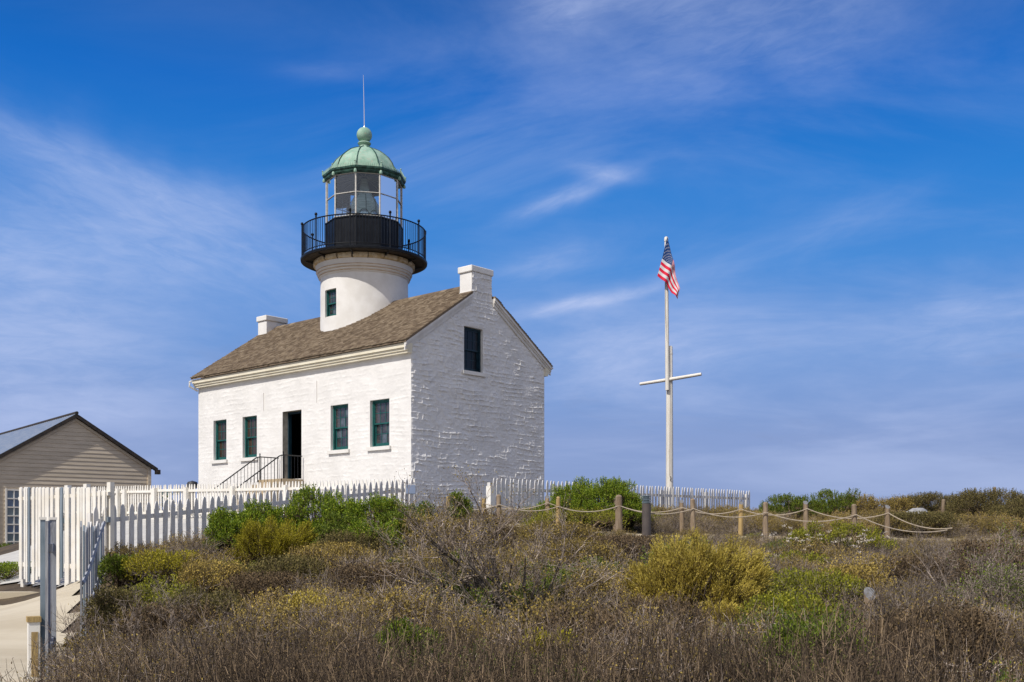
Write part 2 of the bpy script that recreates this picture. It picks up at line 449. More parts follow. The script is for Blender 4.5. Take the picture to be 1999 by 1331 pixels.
xs = np.concatenate([[-3000, -1500, -700, -350, -180, -100, -60, -42], far(-32, -14, .8), far(-14, 14, .3), far(14, 36, .8), [42, 60, 100, 180, 350, 700, 1500, 3000]])
ys = np.concatenate([[-3000, -1000, -400, -150, -60, -25], far(-10, 4, 1), far(4, 42, .3), far(42, 64, 1), [80, 120, 200, 400, 900, 2000, 4000]])
bump = lambda x, y: np.where((y > 5) & (x > -5), .05, .0) * vnoise(x * .9, y * .9, 3)
tag(grid_sheet('ground', xs, ys, lambda x, y: gz(x, y) + bump(x, y), M_SOIL), kind='structure')

TRAIL = np.array([(.2, 24.2), (2.2, 23.7), (5, 23.2), (8, 22.5), (11, 22), (16, 21.6), (24, 21)])


def trail_dist(x, y):
    d = np.full(np.shape(x), 1e9)
    for a, b in zip(TRAIL[:-1], TRAIL[1:]):
        ab = b - a; t = np.clip(((x - a[0]) * ab[0] + (y - a[1]) * ab[1]) / (ab @ ab), 0, 1)
        d = np.minimum(d, np.hypot(x - a[0] - t * ab[0], y - a[1] - t * ab[1]))
    return d


EDGE_Y = [4, 9, 12, 14.3, 17.6, 18.6]; EDGE_X = [-2.9, -4.15, -5.1, -5.75, -6.85, -7.4]
edge_x = lambda y: np.interp(y, EDGE_Y, EDGE_X)
tag(grid_sheet('trail', far(-1, 24.5, .15), far(19.5, 25.8, .15), lambda x, y: gz(x, y) + bump(x, y) + .06, M_SAND,
               lambda x, y: trail_dist(x, y) < 1.05 + .25 * vnoise(x, y, 5)), kind='structure')
tag(grid_sheet('pavement', far(-16, -2, .25), far(3, 18.41, .2), lambda x, y: gz(x, y) + .035, M_CONCRETE,
               lambda x, y: x < edge_x(y) - .12), kind='structure')
tag(grid_sheet('road', far(-40, -10, .6), far(23.4, 27.5, .4), lambda x, y: gz(x, y) + .03, M_ASPHALT, lambda x, y: x < -11.5), kind='structure')


def fline(x): return 18 + (x + 6.525) / .72      # line of the near picket fence


tag(grid_sheet('yard', far(-16, 1.2, .25), far(17, 40, .25), lambda x, y: gz(x, y) + .035, M_YARD,
               lambda x, y: (y > fline(x) + .12) & (y < 29.4 - (x + 5.32) * .898 + 3.0) & (x > -14.5) & (y > 17.9 - (x + 6.6) * .9)), kind='structure')
# two low kerb steps across the top of the pavement on the left
for i, (yy, hh) in enumerate([(18.5, .05), (19.15, .12)]):
    zz = g1(-9, yy)
    tag(MB().box(-15, -7.9, yy, yy + .28, zz - .3, zz + hh).build('kerb', M_CONCRETE), kind='structure')

# ------------------------------------------------------------------ lighthouse
CX, CY = -.0931 * 32, 32.0
HR = math.atan2(-.668, .744)
house = empty('lighthouse', (CX, CY, 0), HR, label='white painted stone lighthouse with brown shingled roof and round tower', cat='lighthouse')
LX, LY = 11.40, 6.09          # long wall along -x, gable end along +y
GZ0 = 1.6
EAVE, RIDGE = 7.40, 9.66
PIT = (RIDGE - 7.43) / (LY / 2 + .30)


def relief(u, z, seed, amp, patch):
    r = np.random.default_rng(seed)
    zz = z + .075 * vnoise(u * .9, z * 1.3, seed + 1) + .03 * vnoise(u * 4, z * 3, seed + 31); uu = u + .07 * vnoise(u * 2.7, z * 3.7, seed + 2)
    rows = np.cumsum(r.uniform(.10, .24, 90)) - .6 + 1.2
    ri = np.searchsorted(rows, zz); rows2 = np.concatenate([[rows[0] - .3], rows, [rows[-1] + .3]])
    dz = np.minimum(zz - rows2[ri], rows2[ri + 1] - zz)
    h = np.zeros_like(u)
    du = np.full_like(u, 9.)
    for k in np.unique(ri):
        msk = ri == k; cuts = np.cumsum(r.uniform(.16, .50, 110)) - 14 + r.uniform(0, 1)
        ci = np.searchsorted(cuts, uu[msk]); ci = np.clip(ci, 1, len(cuts) - 1)
        du[msk] = np.minimum(uu[msk] - cuts[ci - 1], cuts[ci] - uu[msk])
        off = r.uniform(-1, 1, 112); tl = r.uniform(-1, 1, 112); tz = r.uniform(-1, 1, 112)
        h[msk] = off[ci] * .8 + tl[ci] * (uu[msk] - (cuts[ci] + cuts[ci - 1]) / 2) * 1.6 + tz[ci] * (zz[msk] - rows2[k]) * 2.2
    e = np.clip(np.minimum(du, dz) / .045, 0, 1); e = e * e * (3 - 2 * e)
    m = np.clip(.98 + patch * vnoise(u * .45 + 3, z * .45, seed + 5, 2), .18, 1)
    rag = vnoise(u * 3.1 + 7, z * 5.0, seed + 11, 2)
    dm = np.minimum(du, dz) + .012 * vnoise(u * 14, z * 14, seed + 12, 2)
    ridge = np.exp(-(dm / .019) ** 2) * np.clip(.85 + 1.7 * rag, .12, 1.6)
    h = h * .45 * e + 1.0 * ridge + 1.0 * np.abs(vnoise(u * 8, z * 12, seed + 13, 2)) * (.5 + .5 * e) + .45 * vnoise(u * 6, z * 7, seed + 7, 3) + .5 * vnoise(u * 2.2, z * 3.4, seed + 8, 2)
    return amp * h * m


def wall_grid(name, u0, u1, z0, z1, step, openings, to3, seed, amp, patch, topf=None):
    us = np.unique(np.round(np.concatenate([np.arange(u0, u1, step), [u0, u1]] + [[o[0], o[1]] for o in openings]), 4))
    zs = np.unique(np.round(np.concatenate([np.arange(z0, z1, step), [z0, z1]] + [[o[2], o[3]] for o in openings]), 4))
    U, Zz = np.meshgrid(us, zs)
    h = relief(U, Zz, seed, amp, patch)
    for o in openings:      # die down at the edge of each opening
        dx = np.maximum(np.maximum(o[0] - U, U - o[1]), 0); dzz = np.maximum(np.maximum(o[2] - Zz, Zz - o[3]), 0)
        h *= np.clip(np.hypot(dx, dzz) / .06, 0, 1)
    h *= np.clip((U - u0) / .05, 0, 1) * np.clip((u1 - U) / .05, 0, 1)
    V = to3(U, Zz, h).reshape(-1, 3); nx = len(us)
    i, j = np.meshgrid(np.arange(nx - 1), np.arange(len(zs) - 1)); a = (j * nx + i).ravel()
    F = np.stack([a, a + 1, a + nx + 1, a + nx], -1)
    cu = (U.ravel()[F]).mean(1); cz = Zz.ravel()[F].mean(1); keep = np.ones(len(F), bool)
    for o in openings: keep &= ~((cu > o[0]) & (cu < o[1]) & (cz > o[2]) & (cz < o[3]))
    if topf is not None: keep &= cz < topf(cu)
    return np_obj(name, V, F[keep], M_WALL, house, smooth=True)


WZ0, WZ1 = 4.39, 5.82
WIN = [(-10.42, -9.60), (-8.61, -7.76), (-3.76, -2.89), (-1.85, -.96)]
DOOR = (-6.30, -5.27, 3.56, 5.82)
fo = [(a, b, WZ0, WZ1) for a, b in WIN] + [DOOR]
wall_grid('front_wall', -LX, 0, GZ0, EAVE, .025, fo, lambda U, Zz, h: np.stack([U, -h, Zz], -1), 21, .006, .4)
GW = (2.23, 3.08, 6.82, 8.20)
roofz = lambda y: RIDGE - abs(y - LY / 2) * PIT
wall_grid('gable_wall', 0, LY, GZ0, 10.0, .018, [GW], lambda U, Zz, h: np.stack([h, U, Zz], -1), 40, .022, .75,
          lambda u: np.where((u > 2.58) & (u < 3.50), 9.95, RIDGE - np.abs(u - LY / 2) * PIT - .12))
# rear and far end walls, with a dark inner lining
b = MB(); b.box(-LX, -.02, LY - .3, LY, GZ0, EAVE); b.build('rear_wall', M_WALL, house)
b = MB(); b.prism([(-LX, .02, GZ0), (-LX, LY - .32, GZ0), (-LX, LY - .32, EAVE), (-LX, LY / 2, RIDGE - .15), (-LX, .02, EAVE)], (.3, 0, 0)); b.build('end_wall', M_WALL, house)
b = MB(); b.box(-LX + .4, -.5, .55, LY - .4, 3.3, 3.5); b.box(-LX + .4, -.5, 2.9, 3.0, 3.5, 7.3); b.build('interior_floor_and_partition', M_INSIDE, house)


def reveal(name, u0, u1, z0, z1, d, mt, face):
    """four inner faces of an opening; face 'f' = front wall, 'g' = gable wall"""
    b = MB()
    P = (lambda u, y, z: (u, y, z)) if face == 'f' else (lambda u, y, z: (-y, u, z))
    for (a, c) in (((u0, z0), (u0, z1)), ((u0, z1), (u1, z1)), ((u1, z1), (u1, z0)), ((u1, z0), (u0, z0))):
        b.add([P(a[0], 0, a[1]), P(c[0], 0, c[1]), P(c[0], d, c[1]), P(a[0], d, a[1])], [(0, 1, 2, 3)])
    return b.build(name, mt, house)


def window(u0, u1, z0, z1, face, paint, glass, d0=.10, cols=3, parent=None, M=None, sill=True, lowdark=True):
    """double-hung window: frame, two sashes, twelve panes; local x = width, y = depth into the wall"""
    par = parent or house
    wdt = u1 - u0; hgt = z1 - z0; mid = z0 + hgt * .5
    fr = MB(); t = .05 if wdt > .6 else .035
    for bx in ((0, t, 0, hgt), (wdt - t, wdt, 0, hgt), (t, wdt - t, hgt - t, hgt), (t, wdt - t, 0, t * .9)):
        fr.box(bx[0], bx[1], d0, d0 + .14, bx[2], bx[3])
    fo_ = fr.build('window', paint, par)
    if M is not None: fo_.matrix_local = M
    elif face == 'f': fo_.location = (u0, 0, z0)
    else: fo_.location = (0, u0, z0); fo_.rotation_euler.z = R(90)
    for (nm, a, c, dd) in (('upper_sash', hgt * .5 - .02, hgt - t, d0 + .035), ('lower_sash', t * .9, hgt * .5 + .02, d0 + .085)):
        s = MB(); st = .034 if wdt > .6 else .022; bt = .04 if nm == 'upper_sash' else .075
        x0, x1 = t, wdt - t
        for bx in ((x0, x0 + st, a, c), (x1 - st, x1, a, c), (x0 + st, x1 - st, c - .045, c), (x0 + st, x1 - st, a, a + bt)):
            s.box(bx[0], bx[1], dd, dd + .04, bx[2], bx[3])
        gx0, gx1, gz0, gz1 = x0 + st, x1 - st, a + bt, c - .045
        for i in range(1, cols):
            xx = gx0 + (gx1 - gx0) * i / cols; s.box(xx - .009, xx + .009, dd + .006, dd + .034, gz0, gz1)
        zm = (gz0 + gz1) / 2; s.box(gx0, gx1, dd + .008, dd + .032, zm - .009, zm + .009)
        s.build(nm, paint, fo_)
        for i in range(cols):
            for j in range(2):
                p = MB(); xa = gx0 + (gx1 - gx0) * i / cols; xb = gx0 + (gx1 - gx0) * (i + 1) / cols
                za = gz0 if j == 0 else zm; zb = zm if j == 0 else gz1
                p.box(xa, xb, dd + .018, dd + .022, za, zb); p.build('pane', M_GLASSBLUE if (glass is M_GLASS and (i * 7 + j * 3 + int(abs(u0) * 10) + (nm == 'upper_sash')) % 5 == 0) else glass, fo_)
    if sill:
        s = MB(); s.box(-.09, wdt + .09, -.075, d0, -.115, -.004)
        s.build('sill', M_PLASTER, fo_)
    return fo_


for k, (a, c) in enumerate(WIN):
    reveal('window_reveal', a, c, WZ0, WZ1, .30, M_PLASTER, 'f')
    window(a, c, WZ0, WZ1, 'f', M_TEAL, M_GLASSBROWN if k < 2 else M_GLASS)
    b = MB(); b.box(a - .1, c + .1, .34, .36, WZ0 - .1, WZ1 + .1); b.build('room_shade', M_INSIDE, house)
reveal('window_reveal', *GW, .30, M_PLASTER, 'g')
window(*GW, 'g', M_DARKTEAL, M_GLASSNAVY)['label'] = 'dark window in the gable'
# doorway: stone reveal, dark teal frame, door leaf standing ajar inside
rv = reveal('door_reveal', *DOOR, .22, M_STONEREV, 'f')
b = MB(); x0, x1, z0, z1 = DOOR
b.box(x0, x0 + .05, .22, .34, z0, z1); b.box(x1 - .05, x1, .22, .34, z0, z1); b.box(x0 + .05, x1 - .05, .22, .34, z1 - .07, z1)
b.build('door_frame', M_DARKTEAL, house)
MB().box(x1 - .24, x1 - .05, .26, .32, z0, z1 - .07).build('inner_jamb', mat('olive_brown_jamb', (.085, .07, .045), rough=.8), house)
b = MB(); L = .88
b.box(0, L, -.022, .022, 0, 2.15)
for (pa, pb) in ((.15, .9), (1.05, 2.0)):
    for (qa, qb) in ((.1, .4), (.48, .78)): b.box(qa, qb, -.034, -.0225, pa, pb)
dl = b.build('door', M_DARKTEAL, house, loc=(x1 - .27, .34, z0 + .01)); dl.rotation_euler.z = R(100)
MB().tube([(L - .07, -.03, 1.0), (L - .07, -.08, 1.0)], .025, 8).build('door_knob', M_ZINC, dl)

# faint settling cracks / expansion slots high on the front wall are relief of the wall itself
for (xc, za, zb) in ((-7.35, 5.95, 6.55), (-4.45, 5.98, 6.68)): MB().box(xc - .008, xc + .008, -.03, -.001, za, zb).build('wall_seam', M_PLASTER, house)

# --- roof
ov = .30
sl = math.atan(PIT)
CY0, CY1 = 2.54, 3.54
roof = MB()
th = .07
for s in (-1, 1):
    ye = -ov if s < 0 else LY + ov; ze = roofz(LY / 2) - (LY / 2 + ov) * PIT
    p = [(-LX - .02, ye, ze - th), (-LX - .02, LY / 2, RIDGE - th), (-LX - .02, LY / 2, RIDGE), (-LX - .02, ye, ze)]
    roof.prism(p, (LX + .01, 0, 0))
    yc = CY0 - .012 if s < 0 else CY1 + .012
    p = [(-.009, ye, ze - th), (-.009, yc, roofz(yc) - th), (-.009, yc, roofz(yc)), (-.009, ye, ze)]
    roof.prism(p, (.11, 0, 0))
roof = roof.build('roof', M_SHINGLE, house)


def shingles(name, s):
    """overlapping shingle courses over one slope, joined into one mesh"""
    r = np.random.default_rng(5 + s); V = []; F = []
    slope_len = math.hypot(LY / 2 + ov, (LY / 2 + ov) * PIT); ex = .115
    nrow = int(slope_len / ex) + 1
    cs, sn = math.cos(sl), math.sin(sl)
    for i in range(nrow):
        d0 = i * ex - .03; x = -LX - .04 - r.uniform(0, .1)
        while x < .10:
            wd = r.uniform(.08, .17); xa = max(x, -LX - .04); lim = .105 if (-ov + (d0 + ex * 1.25) * cs) < CY0 else -.56
            xb = min(x + wd - .006, lim)
            if xb - xa > .02:
                dd = d0 + r.uniform(-.012, .012); tt = r.uniform(.018, .036)
                top = min(dd + ex * 1.25, slope_len)
                q = []
                for (dq, hh) in ((dd, .004), (dd, .004 + tt), (top, .010), (top, .002)):
                    yy = -ov + dq * cs + (-sn) * hh; zz = (RIDGE - (LY / 2 + ov) * PIT) + dq * sn + cs * hh
                    if s > 0: yy = LY - yy
                    q.append((yy, zz))
                n = len(V)
                V += [(xa, *q[0]), (xb, *q[0]), (xb, *q[1]), (xa, *q[1]), (xa, *q[2]), (xb, *q[2]), (xb, *q[3]), (xa, *q[3])]
                F += [(n, n + 1, n + 2, n + 3), (n + 3, n + 2, n + 5, n + 4), (n, n + 3, n + 4, n + 7), (n + 1, n + 6, n + 5, n + 2)]
            x += wd
    o = np_obj(name, V, F, M_SHINGLE, roof); o['kind'] = 'stuff'
    return o


shingles('shingles', -1); shingles('shingles', 1)
b = MB(); x = -LX + .56
while x < -.58:
    e = min(x + .3, -.56)
    for s in (-1, 1):
        b.prism([(x, LY / 2, RIDGE + .035), (x, LY / 2 + s * .13, RIDGE + .02 - .13 * PIT), (x, LY / 2 + s * .13, RIDGE + .037 - .13 * PIT), (x, LY / 2, RIDGE + .055)], (e - x - .01, 0, 0))
    x = e
b.build('ridge_caps', M_SHINGLE, roof)
# cornice under the front eave (stepped moulding), same at the rear
for s in (-1, 1):
    b = MB(); ye = 0 if s < 0 else LY
    steps = [(.15, 7.07, 7.14), (.19, 7.14, 7.22), (.24, 7.22, 7.352)]
    for (o_, za, zb) in steps:
        b.box(-LX - .015 - o_ * .12, .03 + o_ * .12, min(ye, ye + s * o_) if s > 0 else -o_, max(ye, ye + s * o_) if s > 0 else .0, za, zb)
    b.build('cornice', M_CREAM, roof)
# rake boards up the gable, stopping at the chimney
for s in (-1, 1):
    b = MB()
    ya, yb = (-.28, CY0 - .01) if s < 0 else (LY + .28, CY1 + .01)
    for (t0, t1, o_) in ((.07, .15, .10), (.15, .22, .07), (.22, .33, .045)):
        p = [(0.002, ya, roofz(ya) - t0), (0.002, yb, roofz(yb) - t0), (0.002, yb, roofz(yb) - t1), (0.002, ya, roofz(ya) - t1)]
        b.prism(p, (o_, 0, 0))
    b.build('rake_board', M_TRIMGREY, roof)
b = MB(); b.tube([(-LX + .1, -.33, 7.30), (-LX - .05, -.33, 7.28), (-LX - .07, -.33, 7.12), (-LX - .02, -.02, 6.98)], .035, 8)
b.build('downspout', M_PLASTER, house, smooth=True)
b = MB(); b.tube([(-LX, LY + .32, 7.35), (.10, LY + .32, 7.35)], .032, 8); b.build('gutter', M_TRIMGREY, house, smooth=True)


def chimney(xa, xb, ztop, label):
    zb_ = 8.3
    b = MB(); b.box(xa, xb, CY0 + .04, CY1 - .04, zb_, ztop - .20)
    c = b.build('chimney', M_WALL, house); c['label'] = label
    bv = c.modifiers.new('b', 'BEVEL'); bv.width = .02; bv.segments = 2
    k = MB().box(xa - .045, xb + .045, CY0 - .01, CY1 + .01, ztop - .2, ztop).build('chimney_cap', M_PLASTER, c)
    bv = k.modifiers.new('b', 'BEVEL'); bv.width = .025; bv.segments = 2
    MB().box(xa - .01, xb + .001, CY0 + .028, CY1 - .028, ztop - .84, ztop - .80).build('chimney_band', M_PLASTER, c)
    MB().box(xa + .12, xb - .12, CY0 + .2, CY1 - .2, ztop + .001, ztop + .004).build('flue_opening', M_INSIDE, c)


chimney(-.54, -.008, 10.16, 'chimney at the near gable')
chimney(-LX - .0, -LX + .55, 10.08, 'chimney at the far gable')

# --- tower
TXL, TYL = -5.70, 3.045
tower = empty('tower'); tower.parent = house; tower.location = (TXL, TYL, 0)
tr = 1.525
# the tower wall with a window opening
TW0, TW1 = 9.17, 10.09     # sill, head
n = 160; zs_ = np.concatenate([np.arange(6.0, 10.62, .08), [TW0, TW1, 10.62]]); zs_ = np.unique(np.round(zs_, 4))
ang = np.linspace(0, 2 * np.pi, n, endpoint=False)
A2, Z2 = np.meshgrid(ang, zs_)
hh = .010 * vnoise(A2 * 6, Z2 * 2.2, 9, 3)
hh[:, :3] *= 0; hh[:, -3:] *= 0
rad = tr + hh + np.where(Z2 < 8.6, .0, 0)
WH = .30            # half width of the window
# angle 0 = local -y (front). snap two columns to the jambs
aw = math.asin(WH / tr); da = 2 * math.pi / n
A2 = np.where(abs(A2 - round(aw / da) * da) < 1e-6, aw, A2); A2 = np.where(abs(A2 - (2 * math.pi - round(aw / da) * da)) < 1e-6, 2 * math.pi - aw, A2)
V = np.stack([rad * np.sin(A2), -rad * np.cos(A2), Z2], -1).reshape(-1, 3)
i, j = np.meshgrid(np.arange(n), np.arange(len(zs_) - 1)); i = i.ravel(); j = j.ravel(); i2 = (i + 1) % n
F = np.stack([j * n + i, j * n + i2, (j + 1) * n + i2, (j + 1) * n + i], -1)
ca = (i + .5) * da; ca = np.where(ca > math.pi, ca - 2 * math.pi, ca); cz = (Z2[j, 0] + Z2[j + 1, 0]) / 2
F = F[~((abs(ca) < aw) & (cz > TW0) & (cz < TW1))]
np_obj('tower_wall', V, F, M_PLASTER, tower, smooth=True)
b = MB(); yw = -math.sqrt(tr * tr - WH * WH); yi = yw + .32
b.add([(-WH, yw, TW0), (-WH, yw, TW1), (-WH, yi, TW1), (-WH, yi, TW0)], [(0, 1, 2, 3)])
b.add([(WH, yw, TW0), (WH, yw, TW1), (WH, yi, TW1), (WH, yi, TW0)], [(3, 2, 1, 0)])
arc = [(tr * math.sin(a), -tr * math.cos(a)) for a in np.linspace(-aw, aw, 9)]
for zz in (TW0, TW1):
    b.add([(p[0], p[1], zz) for p in arc] + [(WH, yi, zz), (-WH, yi, zz)], [tuple(range(11))])
b.box(-WH - .05, WH + .05, yi + .01, yi + .03, TW0 - .05, TW1 + .05, 1)
b.build('tower_window_reveal', [M_PLASTER, M_INSIDE], tower)
window(-WH, WH, TW0, TW1, 'f', M_TEAL, M_GLASS, d0=0, cols=3, parent=tower, M=Matrix.Translation((-WH, yw + .07, TW0)), sill=False)
# moulded rings below the capstones
b = MB()
b.lathe([(1.50, 10.60), (1.56, 10.62), (1.585, 10.66), (1.575, 10.695), (1.60, 10.71), (1.625, 10.75), (1.61, 10.785), (1.64, 10.80), (1.665, 10.84), (1.65, 10.875), (1.665, 10.90), (1.675, 10.98), (1.70, 11.03)], 96)
b.build('cornice_rings', M_PLASTER, tower, smooth=60)
b = MB()
for (r_, z_) in ((1.583, 10.672), (1.622, 10.762), (1.663, 10.852)):
    b.lathe([(r_ - .01, z_ - .013), (r_ + .013, z_ - .013), (r_ + .013, z_ + .010), (r_ - .01, z_ + .010)], 96, closed=True)
b.build('ring_edges', M_RINGEDGE, tower)
# individual capstones
NS = 20
for q in range(NS):
    a0 = 2 * math.pi * q / NS + .012 + random.uniform(-.01, .02); a1 = 2 * math.pi * (q + 1) / NS - .012
    pr = [(1.45, 11.035), (1.70, 11.035), (1.765, 11.07), (1.775 + random.uniform(-.012, .012), 11.12), (1.765, 11.20), (1.70, 11.23), (1.45, 11.23)]
    v = []; seg = 4
    for k_ in range(seg + 1):
        a = a0 + (a1 - a0) * k_ / seg
        v += [(r_ * math.sin(a), -r_ * math.cos(a), z_) for r_, z_ in pr]
    m_ = len(pr)
    f = [(k_ * m_ + p_, (k_ + 1) * m_ + p_, (k_ + 1) * m_ + (p_ + 1) % m_, k_ * m_ + (p_ + 1) % m_) for k_ in range(seg) for p_ in range(m_)]
    f += [tuple(range(m_ - 1, -1, -1)), tuple(seg * m_ + p_ for p_ in range(m_))]
    MB().add(v, f).build('capstone', M_CAPSTONE, tower)

# --- gallery. orientation: ten-sided, first corner 12.6 deg left of the sight line
TWx, TWy = CX + math.cos(HR) * TXL - math.sin(HR) * TYL, CY + math.sin(HR) * TXL + math.cos(HR) * TYL
view = math.atan2(TWx, TWy)              # the sight line's angle from +Y (negative: to the left)
PH = -view - R(12.6) - HR                # in the house's frame, 0 = local -y
gal = MB(); RG = 2.18
gal.lathe([(1.2, 11.24), (2.10, 11.24), (RG + .02, 11.235), (RG + .03, 11.30), (RG, 11.32), (1.2, 11.32)], 80, closed=True)
gal = gal.build('gallery', M_BLACK, house); gal.location = (TXL, TYL, 0)
b = MB().lathe([(1.5, 11.232), (2.10, 11.232), (2.10, 11.236), (1.5, 11.236)], 80, closed=True).build('gallery_underside', M_UNDER, gal)
for (nm, z_, r_) in (('top_rail', 12.36, .022), ('bottom_rail', 11.41, .016)):
    b = MB(); pr = [(RG - .03 + r_ * math.cos(t), z_ + r_ * math.sin(t)) for t in np.linspace(0, 2 * math.pi, 7)[:-1]]
    b.lathe(pr, 90, closed=True); b.build(nm, M_BLACK, gal, smooth=True)
NB = 130; bal = None
for q in range(NB):
    a = PH + 2 * math.pi * q / NB
    if q % 13 == 0: continue
    p = ((RG - .03) * math.sin(a), -(RG - .03) * math.cos(a), 0)
    if bal is None:
        bal = MB().tube([(0, 0, 11.41), (0, 0, 12.36)], .0115, 5, caps=False).build('baluster', M_BLACK, gal, loc=p)
    else: inst(bal, 'baluster', gal, p)
post0 = None
for q in range(10):
    a = PH + 2 * math.pi * q / 10; p = ((RG - .03) * math.sin(a), -(RG - .03) * math.cos(a), 0)
    if post0 is None:
        b = MB(); b.tube([(0, 0, 11.30), (0, 0, 12.42)], .026, 8)
        b.lathe([(.001, 12.40), (.035, 12.42), (.02, 12.44), (.045, 12.47), (.05, 12.50), (.04, 12.54), (.001, 12.56)], 10)
        post0 = b.build('railing_post', M_BLACK, gal, smooth=True, loc=p)
        b = MB(); b.prism([(-.02, .10, 11.22), (-.02, .48, 11.22), (-.02, .48, 11.02), (-.02, .40, 11.12), (-.02, .12, 11.19)], (.04, 0, 0))
        br0 = b.build('bracket', M_BLACKRUST, gal, loc=p); br0.rotation_euler.z = a
    else:
        inst(post0, 'railing_post', gal, p); inst(br0, 'bracket', gal, p, (0, 0, a))
# --- lantern
lan = MB(); RL = 1.335; n10 = 10
lan.lathe([(RL - .05, 11.32), (RL, 11.32), (RL, 12.52), (RL + .03, 12.53), (RL + .03, 12.57), (RL - .06, 12.57)], 10, ph=PH)
lan.lathe([(.05, 11.34), (RL - .05, 11.34)], 10, ph=PH)
lan.lathe([(RL + .001, 11.32), (RL + .03, 11.32), (RL + .03, 11.40), (RL + .001, 11.42)], 10, ph=PH)
lantern = lan.build('lantern', M_BLACK, house); lantern.location = (TXL, TYL, 0)
C10 = [(math.sin(PH + 2 * math.pi * q / 10), -math.cos(PH + 2 * math.pi * q / 10)) for q in range(10)]
for q in range(10):
    c = C10[q]; d = C10[(q + 1) % 10]
    MB().box(-.025, .025, -.02, .02, 11.42, 12.52).build('corner_strip', M_BLACK, lantern, loc=(c[0] * RL, c[1] * RL, 0), rotz=PH + 2 * math.pi * q / 10)
    MB().tube([(0, 0, 12.57), (0, 0, 14.05)], .030, 8).build('mullion', M_MULLION, lantern, smooth=True, loc=(c[0] * (RL - .02), c[1] * (RL - .02), 0))
    P0 = Vector((c[0], c[1], 0)) * (RL - .02); P1 = Vector((d[0], d[1], 0)) * (RL - .02)
    for z_, nm in ((13.37, 'glazing_bar'), (14.02, 'glazing_bar'), (12.59, 'glazing_bar')):
        MB().tube([P0 + Vector((0, 0, z_)), P1 + Vector((0, 0, z_))], .018, 6).build(nm, M_MULLION, lantern)
    Q0 = P0 * .99; Q1 = P1 * .99; e = (Q1 - Q0).normalized() * .03; nrm = Vector((-(Q1 - Q0).y, (Q1 - Q0).x, 0)).normalized() * .006
    for (za, zb) in ((12.61, 13.35), (13.39, 14.0)):
        b = MB().prism([Q0 + e + Vector((0, 0, za)), Q1 - e + Vector((0, 0, za)), Q1 - e + Vector((0, 0, zb)), Q0 + e + Vector((0, 0, zb))], nrm)
        b.build('pane', M_LGLASS, lantern)
    # vertical seams on the iron wall
    for t in (.33, .67):
        pm = (Vector((c[0], c[1], 0)) * (1 - t) + Vector((d[0], d[1], 0)) * t) * (RL + .001)
        MB().box(-.012, .012, -.006, .006, 11.42, 12.52).build('panel_batten', M_BLACK, lantern, loc=pm, rotz=PH + 2 * math.pi * (q + .5) / 10)
# ceiling inside the lantern with radiating ribs
b = MB().lathe([(.001, 14.30), (.5, 14.26), (1.0, 14.14), (1.30, 14.04)], 40); b.build('lantern_ceiling', M_SLATE, lantern, smooth=True)
b = MB()
for q in range(20):
    a = PH + 2 * math.pi * q / 20
    b.tube([(.12 * math.sin(a), -.12 * math.cos(a), 14.26), (.7 * math.sin(a), -.7 * math.cos(a), 14.19), (1.28 * math.sin(a), -1.28 * math.cos(a), 14.03)], .012, 4)
b.tube([(.2 * math.sin(t), -.2 * math.cos(t), 14.24) for t in np.linspace(0, 2 * math.pi, 20)], .014, 5)
b.build('ceiling_ribs', M_RIB, lantern)
# the lens
pr = [(.12, 11.4), (.14, 12.2), (.40, 12.3), (.46, 12.42)]
z_ = 12.42
while z_ < 13.30:
    f_ = (z_ - 12.86) / .5; r_ = .50 - .05 * f_ * f_
    pr += [(r_ + .012, z_), (r_ - .012, z_ + .035)]; z_ += .055
pr += [(.46, 13.36), (.40, 13.5), (.30, 13.62), (.27, 13.7), (.18, 13.74), (.12, 14.2)]
lens = MB().lathe(pr, 40).build('fresnel_lens', M_LENS, lantern, smooth=25)
b = MB()
for q in range(8):
    a = 2 * math.pi * q / 8 + .2
    b.tube([(.51 * math.sin(a), -.51 * math.cos(a), 12.4), (.53 * math.sin(a), -.53 * math.cos(a), 12.86), (.50 * math.sin(a), -.50 * math.cos(a), 13.32), (.33 * math.sin(a), -.33 * math.cos(a), 13.6)], .012, 5)
for q in range(3):
    a = -.55 + q * .75 - HR * 0 + .9 * 0
    cx_, cy_ = .52 * math.sin(a + PH), -.52 * math.cos(a + PH); tn = Vector((math.cos(a + PH), math.sin(a + PH), 0))
    b.tube([Vector((cx_, cy_, 12.86)) + tn * .15 * math.cos(t) + Vector((0, 0, .17 * math.sin(t))) for t in np.linspace(0, 2 * math.pi, 17)], .009, 4)
b.build('lens_frame', M_COPPERDK, lantern)
b = MB()
for q in range(3):
    a = -.55 + q * .75 + PH
    rr = [(.001, .03), (.06, .028), (.12, .012), (.14, 0)]
    v = []; m_ = 16
    o3 = Vector((.515 * math.sin(a), -.515 * math.cos(a), 12.86)); nn = Vector((math.sin(a), -math.cos(a), 0)); tn = Vector((math.cos(a), math.sin(a), 0))
    for (r_, h_) in rr:
        for t in range(m_):
            u = 2 * math.pi * t / m_; v.append(o3 + nn * h_ + tn * r_ * math.cos(u) + Vector((0, 0, r_ * math.sin(u))))
    b.add(v, [(i_ * m_ + t, i_ * m_ + (t + 1) % m_, (i_ + 1) * m_ + (t + 1) % m_, (i_ + 1) * m_ + t) for i_ in range(3) for t in range(m_)])
b.build('bullseye_lens', mat('polished_lens', (.45, .55, .6), rough=.04, spec=1.0, metal=.5), lens, smooth=True)
